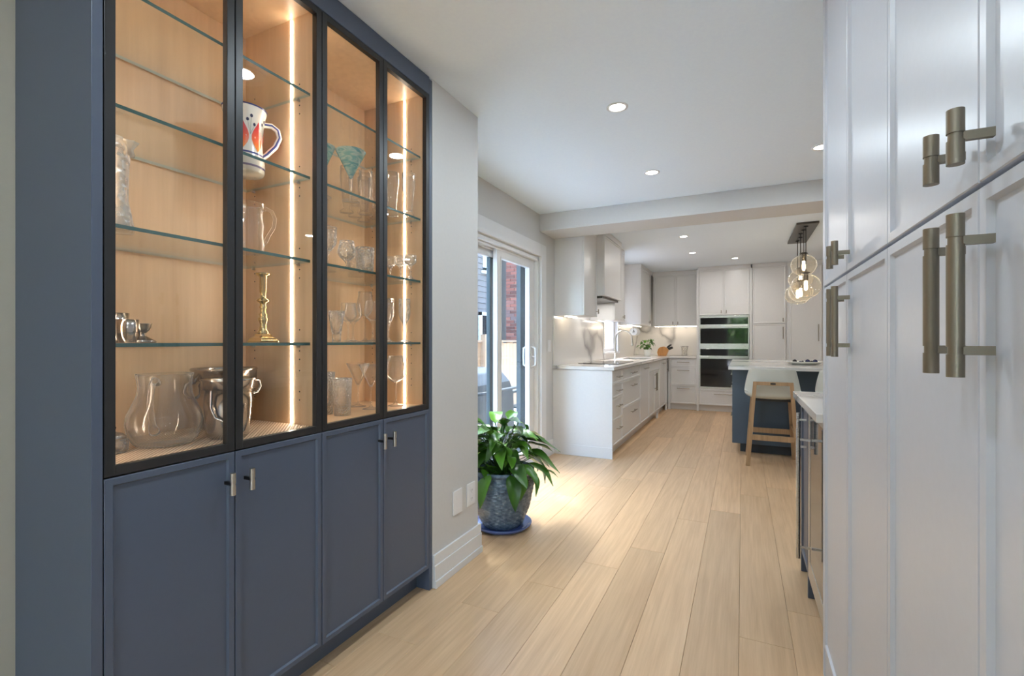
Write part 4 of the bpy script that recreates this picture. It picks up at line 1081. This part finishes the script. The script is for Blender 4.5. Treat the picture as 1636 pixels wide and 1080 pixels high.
vessel('crystal_goblet', -1.535, 1.43, Z2, stemware(.182, .105, .036, .036, .5, .034), M['crystal'], 'tall crystal goblet at the near end of the third shelf', 'glass', 40, fl(12, .03, .09, .15))
vessel('crystal_snifter', -1.445, 1.446, Z2, stemware(.120, .085, .028, .036, .45, .028), M['crystal'], 'short crystal snifter in front of the tall goblet', 'glass', 40)
vessel('crystal_tumbler', -1.425, 1.528, Z2, tumbler(.105, .034, .039, .004, .014), M['crystal'], 'wide cut crystal tumbler at the front of the third shelf', 'glass', 40, fl(12, .03, .005, .08))
vessel('crystal_tumbler', -1.545, 1.60, Z2, tumbler(.105, .034, .039, .004, .014), M['crystal'], 'cut crystal tumbler behind the front one on the third shelf', 'glass', 40, fl(12, .03, .005, .08))
for x, y, lab in ((-1.505, 1.782, 'small crystal coupe at the back of the three by the light strip'), (-1.445, 1.782, 'small crystal coupe in the middle of the three by the light strip'), (-1.388, 1.782, 'small crystal coupe at the front of the three by the light strip')):
    vessel('crystal_coupe', x, y, Z2, stemware(.112, .052, .028, .028, .5, .024), M['crystal'], lab, 'glass', 32, fl(10, .03, .06, .1))
Z3 = 1.7576
def teal_martini(x, y, rim, h, lab):
    r = thing('teal_martini_glass', (x, y, Z3), lab, 'glass')
    b0 = h - .112
    MB().lathe(bowl([(rim * u + .004, b0 + .112 * u) for u in (0, .2, .4, .6, .8, 1)], .002) + [(0, b0 + .004)], x, y, Z3, 40).build('bowl', M['teal'], r)
    MB().lathe([(0, 0), (.036, 0), (.036, .002), (.016, .007), (.006, .012), (.0035, .02), (.0035, b0 - .006), (.006, b0 - .0005), (0, b0 - .0003)], x, y, Z3, 28).build('stem', M['glass'], r)
teal_martini(-1.455, 1.478, .056, .205, 'teal swirled martini glass, the one seen whole')
teal_martini(-1.52, 1.388, .046, .205, 'teal swirled martini glass half hidden by the black door frame')
for x, y, h, lab in ((-1.60, 1.60, .205, 'clear tall glass behind the teal martini glass, at the back'), (-1.62, 1.672, .215, 'tall clear glass second from the back corner on the fourth shelf'), (-1.545, 1.66, .20, 'tall clear glass in the front of the fourth shelf cluster'), (-1.645, 1.755, .21, 'tall clear glass standing in the back corner of the fourth shelf'), (-1.555, 1.742, .215, 'tall clear glass behind the middle door frame')):
    vessel('pilsner_glass', x, y, Z3, [(0, 0), (.030, 0), (.030, .006), (.013, .018), (.016, .035)] + bowl([(.018, .05), (.024, .10), (.029, .16), (.028, h)], .0018) + [(0, .05)], M['thick'], lab, 'glass')
for x, y, lab in ((-1.46, 1.742, 'tall beer glass on the fourth shelf, nearer the door frame'), (-1.40, 1.785, 'tall beer glass on the fourth shelf before the light strip')):
    vessel('beer_glass', x, y, Z3, [(0, 0), (.026, 0), (.026, .012), (.020, .022)] + bowl([(.019, .028), (.024, .10), (.031, .16), (.030, .20)], .002) + [(0, .026)], M['thick'], lab, 'glass')

# ------------------------------------------------------------------ on the kitchen counters
CT = .9205
fx_, fy_ = -1.705, 7.06
fa = thing('faucet', (fx_, fy_, CT), 'chrome gooseneck kitchen faucet beside the sink', 'faucet')
pts = [(fx_, fy_, CT + .03), (fx_, fy_, CT + .30)] + [(fx_ + .115 - .115 * math.cos(a), fy_ + .03 * (1 - math.cos(a)), CT + .30 + .115 * math.sin(a)) for a in [PI * k / 10 for k in range(1, 10)]] + [(fx_ + .232, fy_ + .06, CT + .27), (fx_ + .238, fy_ + .06, CT + .19)]
MB().tube(pts, [.013] * (len(pts) - 2) + [.015, .016], 14).build('spout', M['steel'], fa)
MB().lathe([(0, 0), (.028, 0), (.028, .006), (.020, .012), (.018, .07), (.013, .075), (0, .075)], fx_, fy_, CT, 24).build('base', M['steel'], fa)
MB().tube([(fx_ + .01, fy_ + .01, CT + .05), (fx_ + .03, fy_ + .05, CT + .06), (fx_ + .03, fy_ + .09, CT + .075)], .006, 8).build('lever', M['steel'], fa)
kx, ky = -1.46, 8.33
kp = thing('small_potted_plant', (kx, ky, CT), 'small leafy plant in a white pot on the kitchen counter', 'plant')
MB().lathe([(0, 0), (.045, 0), (.055, .01), (.062, .10), (.064, .115), (.058, .115), (.055, .10), (0, .095)], kx, ky, CT, 28).build('pot', M['ceramic'], kp)
st = MB()
for i in range(26):
    az = i * 2.4; rr = .02 + .10 * R.random(); zz = .13 + .15 * R.random()
    b_ = (kx + rr * math.cos(az), ky + rr * math.sin(az), CT + zz)
    st.tube([(kx, ky, CT + .09), (kx + rr * .5 * math.cos(az), ky + rr * .5 * math.sin(az), CT + zz * .8), b_], .002, 5, caps=False)
    o = bpy.data.objects.new('leaf', leaves[4 if i % 2 else 2]); COL.objects.link(o); o.parent = kp
    o.location = Vector(b_) - Vector((kx, ky, CT)); o.scale = (.75, .48, .55); o.rotation_euler = Euler((R.uniform(-.6, .5), R.uniform(-.5, .5), az - PI / 2))
st.build('stems', M['leaf'], kp, kind='stuff')
nx, ny = -1.245, 8.76
kb = thing('knife_block', (nx, ny, CT), 'rounded honey wood knife block in the counter corner', 'knife block')
vs = []; pr = [(-.10, 0), (.035, 0), (.075, .10), (.055, .135), (.0, .165), (-.06, .155), (-.10, .12), (-.115, .06)]
for y_ in (-.055, .055): vs += [(nx + x_, ny + y_, CT + z_) for x_, z_ in pr]
k8 = len(pr)
MB().add(vs, [tuple(range(k8)), tuple(range(k8, 2 * k8))] + [(q, (q + 1) % k8, k8 + (q + 1) % k8, k8 + q) for q in range(k8)]).build('block', M['cutwood'], kb, bevel=.006)
for q, (dx, dz, dy, L, lab) in enumerate(((.045, .142, -.03, .085, 'uppermost'), (.05, .138, .02, .095, 'rear upper'), (.062, .122, -.035, .075, 'middle'), (.066, .118, .0, .085, 'lower middle'), (.072, .106, .03, .08, 'lowest'))):
    p0 = Vector((nx + dx, ny + dy, CT + dz)); dv = Vector((.70, 0, .62)) if q < 2 else Vector((.85, 0, .45))
    o = MB().bar(p0 + dv * .004, p0 + dv * (.004 + L), .022, .016).build('knife', M['knifeblack'], loc=tuple(p0), bevel=.003); tag(o, 'black-handled knife, the %s one in the wooden block' % lab, 'knife', 'knives in the block')
gx, gy = -.935, 9.03
vessel('crystal_vase', gx, gy, CT, [(0, 0), (.05, 0), (.048, .01), (.042, .06), (.058, .15), (.066, .17), (.062, .17), (.053, .14), (.036, .06), (0, .03)], M['crystal'], 'cut crystal vase on the counter, left of the ovens', 'vase', 36, fl(12, .04))
tx, ty = -1.60, 7.98
ph = thing('paper_towel_holder', (tx, ty, 1.447), 'chrome paper towel holder hung under the corner wall cabinet', 'holder')
MB().tube([(tx, ty - .15, 1.4485), (tx, ty - .15, 1.34), (tx, ty - .148, 1.335), (tx, ty + .13, 1.335)], .007, 10).lathe([(0, -.006), (.03, -.006), (.03, 0), (0, 0)], tx, ty - .15, 1.449, 20).build('arm', M['chrome'], ph)
ro = MB()
vs = []; fs = []
for yy, r_ in ((ty - .13, .02), (ty - .13, .06), (ty + .12, .06), (ty + .12, .02)):
    for k in range(28): a = 2 * PI * k / 28; vs.append((tx + r_ * math.cos(a), yy, 1.335 + r_ * math.sin(a)))
for i in range(4):
    for k in range(28): fs.append((i * 28 + k, i * 28 + (k + 1) % 28, ((i + 1) % 4) * 28 + (k + 1) % 28, ((i + 1) % 4) * 28 + k))
o = ro.add(vs, fs, 0, False).build('paper_roll', M['paper'], loc=(tx, ty, 1.335)); tag(o, 'white paper towel roll on the chrome holder', 'paper roll')

# tray on the island
tx, ty = .62, 6.18
o = MB().lathe([(0, .012), (.10, .012), (.115, .014), (.14, .016), (.185, .034), (.195, .036), (.197, .033), (.185, .026), (.15, .010), (.12, .004), (.115, 0), (0, 0)], tx, ty, CT, 48).build('serving_tray', M['ceramic'], loc=(tx, ty, CT)); tag(o, 'round white serving tray on the island worktop', 'tray')
for q, (dx, dy, r_) in enumerate(((-.09, .02, .022), (-.045, -.05, .014), (-.01, .06, .014), (.03, -.02, .024), (.075, .05, .015), (.10, -.03, .024), (.03, .09, .013))):
    o = MB().lathe([(0, 0), (r_ * .6, .0), (r_ * .95, r_ * .6), (r_, r_), (r_ * .8, r_ * 1.6), (r_ * .3, r_ * 1.9), (0, r_ * 1.92)], tx + dx, ty + dy, CT + .0125, 16).build('dark_plum', M['ink' if q % 2 else 'knifeblack'], loc=(tx + dx, ty + dy, CT + .0125))
    tag(o, 'small dark round fruit on the white island tray', 'fruit', 'dark fruit on the tray')

# ------------------------------------------------------------------ outside the patio door
o = MB().box(-14, -1.96, -4, 20, -.30, -.16).build('patio_ground', M['patio'], kind='structure')
o = MB().box(-8, 10, -16, YF - .2, -.30, -.16).build('garden_ground', M['patio'], kind='structure')
nh = thing('neighbour_house', (-6.0, 9.0, -.16), 'neighbouring house with grey clapboard wall and red brick chimney', 'house')
MB().box(-8.5, -5.22, -1.0, 13.5, -.16, 5.2).build('wall', M['siding'], nh)
for k in range(38):
    z = .4 + k * .125
    mb = MB(); mb.add([(-5.22, -1.0, z), (-5.22, 9.99, z), (-5.22, 9.99, z + .124), (-5.22, -1.0, z + .124), (-5.195, -1.0, z), (-5.195, 9.99, z), (-5.208, 9.99, z + .124), (-5.208, -1.0, z + .124)],
               [(3, 2, 1, 0), (4, 5, 6, 7), (0, 1, 5, 4), (2, 3, 7, 6), (0, 4, 7, 3), (1, 2, 6, 5)])
    mb.build('clapboard', M['siding'], nh)
for y0_, y1_, z0_, z1_ in ((9.05, 9.55, 1.0, 1.82), (9.25, 9.75, 2.75, 3.7)):
    f = MB(); xx = -5.2
    for a, b, c_, d_ in ((y0_, y0_ + .07, z0_, z1_), (y1_ - .07, y1_, z0_, z1_), (y0_, y1_, z0_, z0_ + .07), (y0_, y1_, z1_ - .07, z1_), (y0_ - .06, y1_ + .06, z0_ - .06, z0_)): f.box(xx, xx + .06, a, b, c_, d_)
    wo = f.build('window', M['trim'], nh)
    MB().box(xx + .005, xx + .02, y0_ + .07, y1_ - .07, z0_ + .07, z1_ - .07).build('pane', M['blackglass'], wo)
MB().box(-4.985, -4.665, 10.006, 10.62, -.16, 4.6).build('chimney', M['mortar'], nh)
bw, bh_ = .205, .064
for k in range(46):
    z = .70 + k * .0752
    xs = [(-4.99, -4.885), (-4.878, -4.66)] if k % 2 else [(-4.99, -4.785), (-4.778, -4.66)]
    for a, b_ in xs:
        MB().box(a, b_, 9.99 + R.uniform(-.002, .002), 10.09, z, z + bh_).build('brick', M['brick'], nh)
sb = MB()
for k in range(46):
    z = .70 + k * .0752; y = 10.10 + (.10 if k % 2 else 0)
    while y < 10.58: sb.box(-4.74, -4.657, y, min(y + bw, 10.60), z, z + bh_); y += bw + .01
sb.build('chimney_side_bricks', M['brick'], nh, kind='stuff')

fe = thing('wooden_fence', (-4.2, 8.0, -.16), 'tan wooden board fence between patio and neighbouring house', 'fence')
y = 5.2; k = 0
while y < 11.6:
    MB().box(-4.20, -4.178, y, y + .138, -.15, 1.14 + .01 * (k % 3)).build('board', M['board'], fe); y += .145; k += 1
MB().box(-4.24, -4.2005, 5.2, 11.6, .95, 1.03).build('rail', M['board'], fe)
MB().box(-4.24, -4.2005, 5.2, 11.6, .15, .23).build('rail', M['board'], fe)
MB().box(-4.23, -4.14, 5.2, 11.6, 1.165, 1.195).build('cap', M['board'], fe)
for y in (7.35, 9.75): MB().box(-4.176, -4.08, y, y + .1, -.15, 1.30).build('post', M['board'], fe)

pcx, pcy = -2.72, 6.25
ch = thing('patio_chair', (pcx, pcy, -.16), 'dark teal slatted patio chair outside the sliding door', 'chair')
for sx in (-1, 1):
    MB().box(pcx + sx * .24 - .025, pcx + sx * .24 + .025, pcy + .20, pcy + .25, -.159, .76).build('leg', M['extteal'], ch)
    MB().box(pcx + sx * .24 - .025, pcx + sx * .24 + .025, pcy - .25, pcy - .20, -.159, .44).build('leg', M['extteal'], ch)
    MB().box(pcx + sx * .24 - .035, pcx + sx * .24 + .035, pcy - .27, pcy + .25, .441, .47).build('arm', M['extteal'], ch)
for k in range(5): MB().box(pcx - .19 + k * .085, pcx - .19 + k * .085 + .055, pcy + .205, pcy + .225, .27, .70).build('slat', M['extteal'], ch)
MB().box(pcx - .214, pcx + .214, pcy + .20, pcy + .235, .70, .75).build('top_rail', M['extteal'], ch)
for k in range(5): MB().box(pcx - .213, pcx + .213, pcy - .24 + k * .09, pcy - .24 + k * .09 + .075, .24, .262).build('seat_slat', M['extteal'], ch)
MB().box(pcx - .27, pcx - .2135, pcy - .19, pcy + .19, .22, .26).box(pcx + .2135, pcx + .27, pcy - .19, pcy + .19, .22, .26).build('side_rail', M['extteal'], ch)
gx, gy = -3.15, 5.35
gr = thing('covered_grill', (gx, gy, -.16), 'barbecue grill under a dark cover, outside the patio door', 'grill')
vs = []; lv = [(.34, .55, 0), (.33, .54, .62), (.31, .46, .80), (.22, .38, .94), (.10, .30, .99)]
for a, b_, z in lv: vs += [(gx + sx * a, gy + sy * b_, -.159 + z) for sx, sy in ((-1, -1), (1, -1), (1, 1), (-1, 1))]
fs = [(3, 2, 1, 0)] + [(i * 4 + q, i * 4 + (q + 1) % 4, i * 4 + 4 + (q + 1) % 4, i * 4 + 4 + q) for i in range(4) for q in range(4)] + [(16, 17, 18, 19)]
MB().add(vs, fs).build('cover', M['grill'], gr, bevel=.02)
MB().tube([(gx + .25, gy - .5, -.159 + .70), (gx + .42, gy - .5, -.159 + .72), (gx + .42, gy + .5, -.159 + .72), (gx + .25, gy + .5, -.159 + .70)], .02, 8).build('side_handle', M['grill'], gr)

# trees: one shading the patio door, two beyond the rear windows
def tree(name, x, y, h, crown, n, label, seed, rl=.10):
    rr = random.Random(seed)
    t = thing(name, (x, y, -.16), label, 'tree')
    tk = MB(); tk.tube([(x, y, -.16), (x + .05, y, h * .4), (x, y + .05, h * .8)], [.12, .09, .05], 10)
    for (cx2, cy2, cz2, cr) in crown: tk.tube([(x, y, h * .6), ((x + cx2) / 2, (y + cy2) / 2, (h * .65 + cz2) / 2 + .2), (cx2, cy2, cz2)], [.05, .035, .015], 7)
    tk.build('trunk', M['bark'], t)
    f = MB()
    for i in range(n):
        cx2, cy2, cz2, cr = crown[i % len(crown)]
        v = Vector((rr.gauss(0, 1), rr.gauss(0, 1), rr.gauss(0, 1))).normalized() * cr * rr.random() ** .4
        p = Vector((cx2, cy2, cz2)) + v; e = Euler((rr.uniform(-1, 1), rr.uniform(-1, 1), rr.uniform(0, 6.3))).to_matrix(); L = rl * rr.uniform(.7, 1.3)
        f.add([p + e @ Vector(q) for q in ((0, 0, 0), (L * .32, L * .5, .015), (0, L, 0), (-L * .32, L * .5, .015))], [(0, 1, 2), (0, 2, 3)])
    f.build('foliage', M['leafback'], t, kind='stuff', fix=False)
tree('shade_tree', -11.5, 8.0, 13.0, [(-8.6, 8.1, 14.2, 1.5), (-9.4, 9.3, 14.6, 1.4), (-7.8, 9.0, 13.6, 1.3), (-8.2, 7.0, 13.8, 1.3), (-9.8, 7.8, 15.0, 1.4)], 900, 'tall leafy tree behind the neighbouring house, dappling the floor with sun', 3, .26)
tree('garden_tree', -1.0, -8.5, 3.0, [(-1.0, -8.5, 2.2, 1.3), (.0, -8.8, 1.4, 1.0), (-1.9, -8.6, 1.4, 1.0)], 2600, 'garden tree beyond the rear window, mirrored in the oven glass', 5, .2)
tree('garden_tree', 2.7, -8.5, 3.0, [(2.7, -8.5, 2.2, 1.2), (2.1, -8.3, 1.2, .8), (3.4, -8.7, 1.5, .9)], 2600, 'second garden tree beyond the rear window, further right', 8, .2)
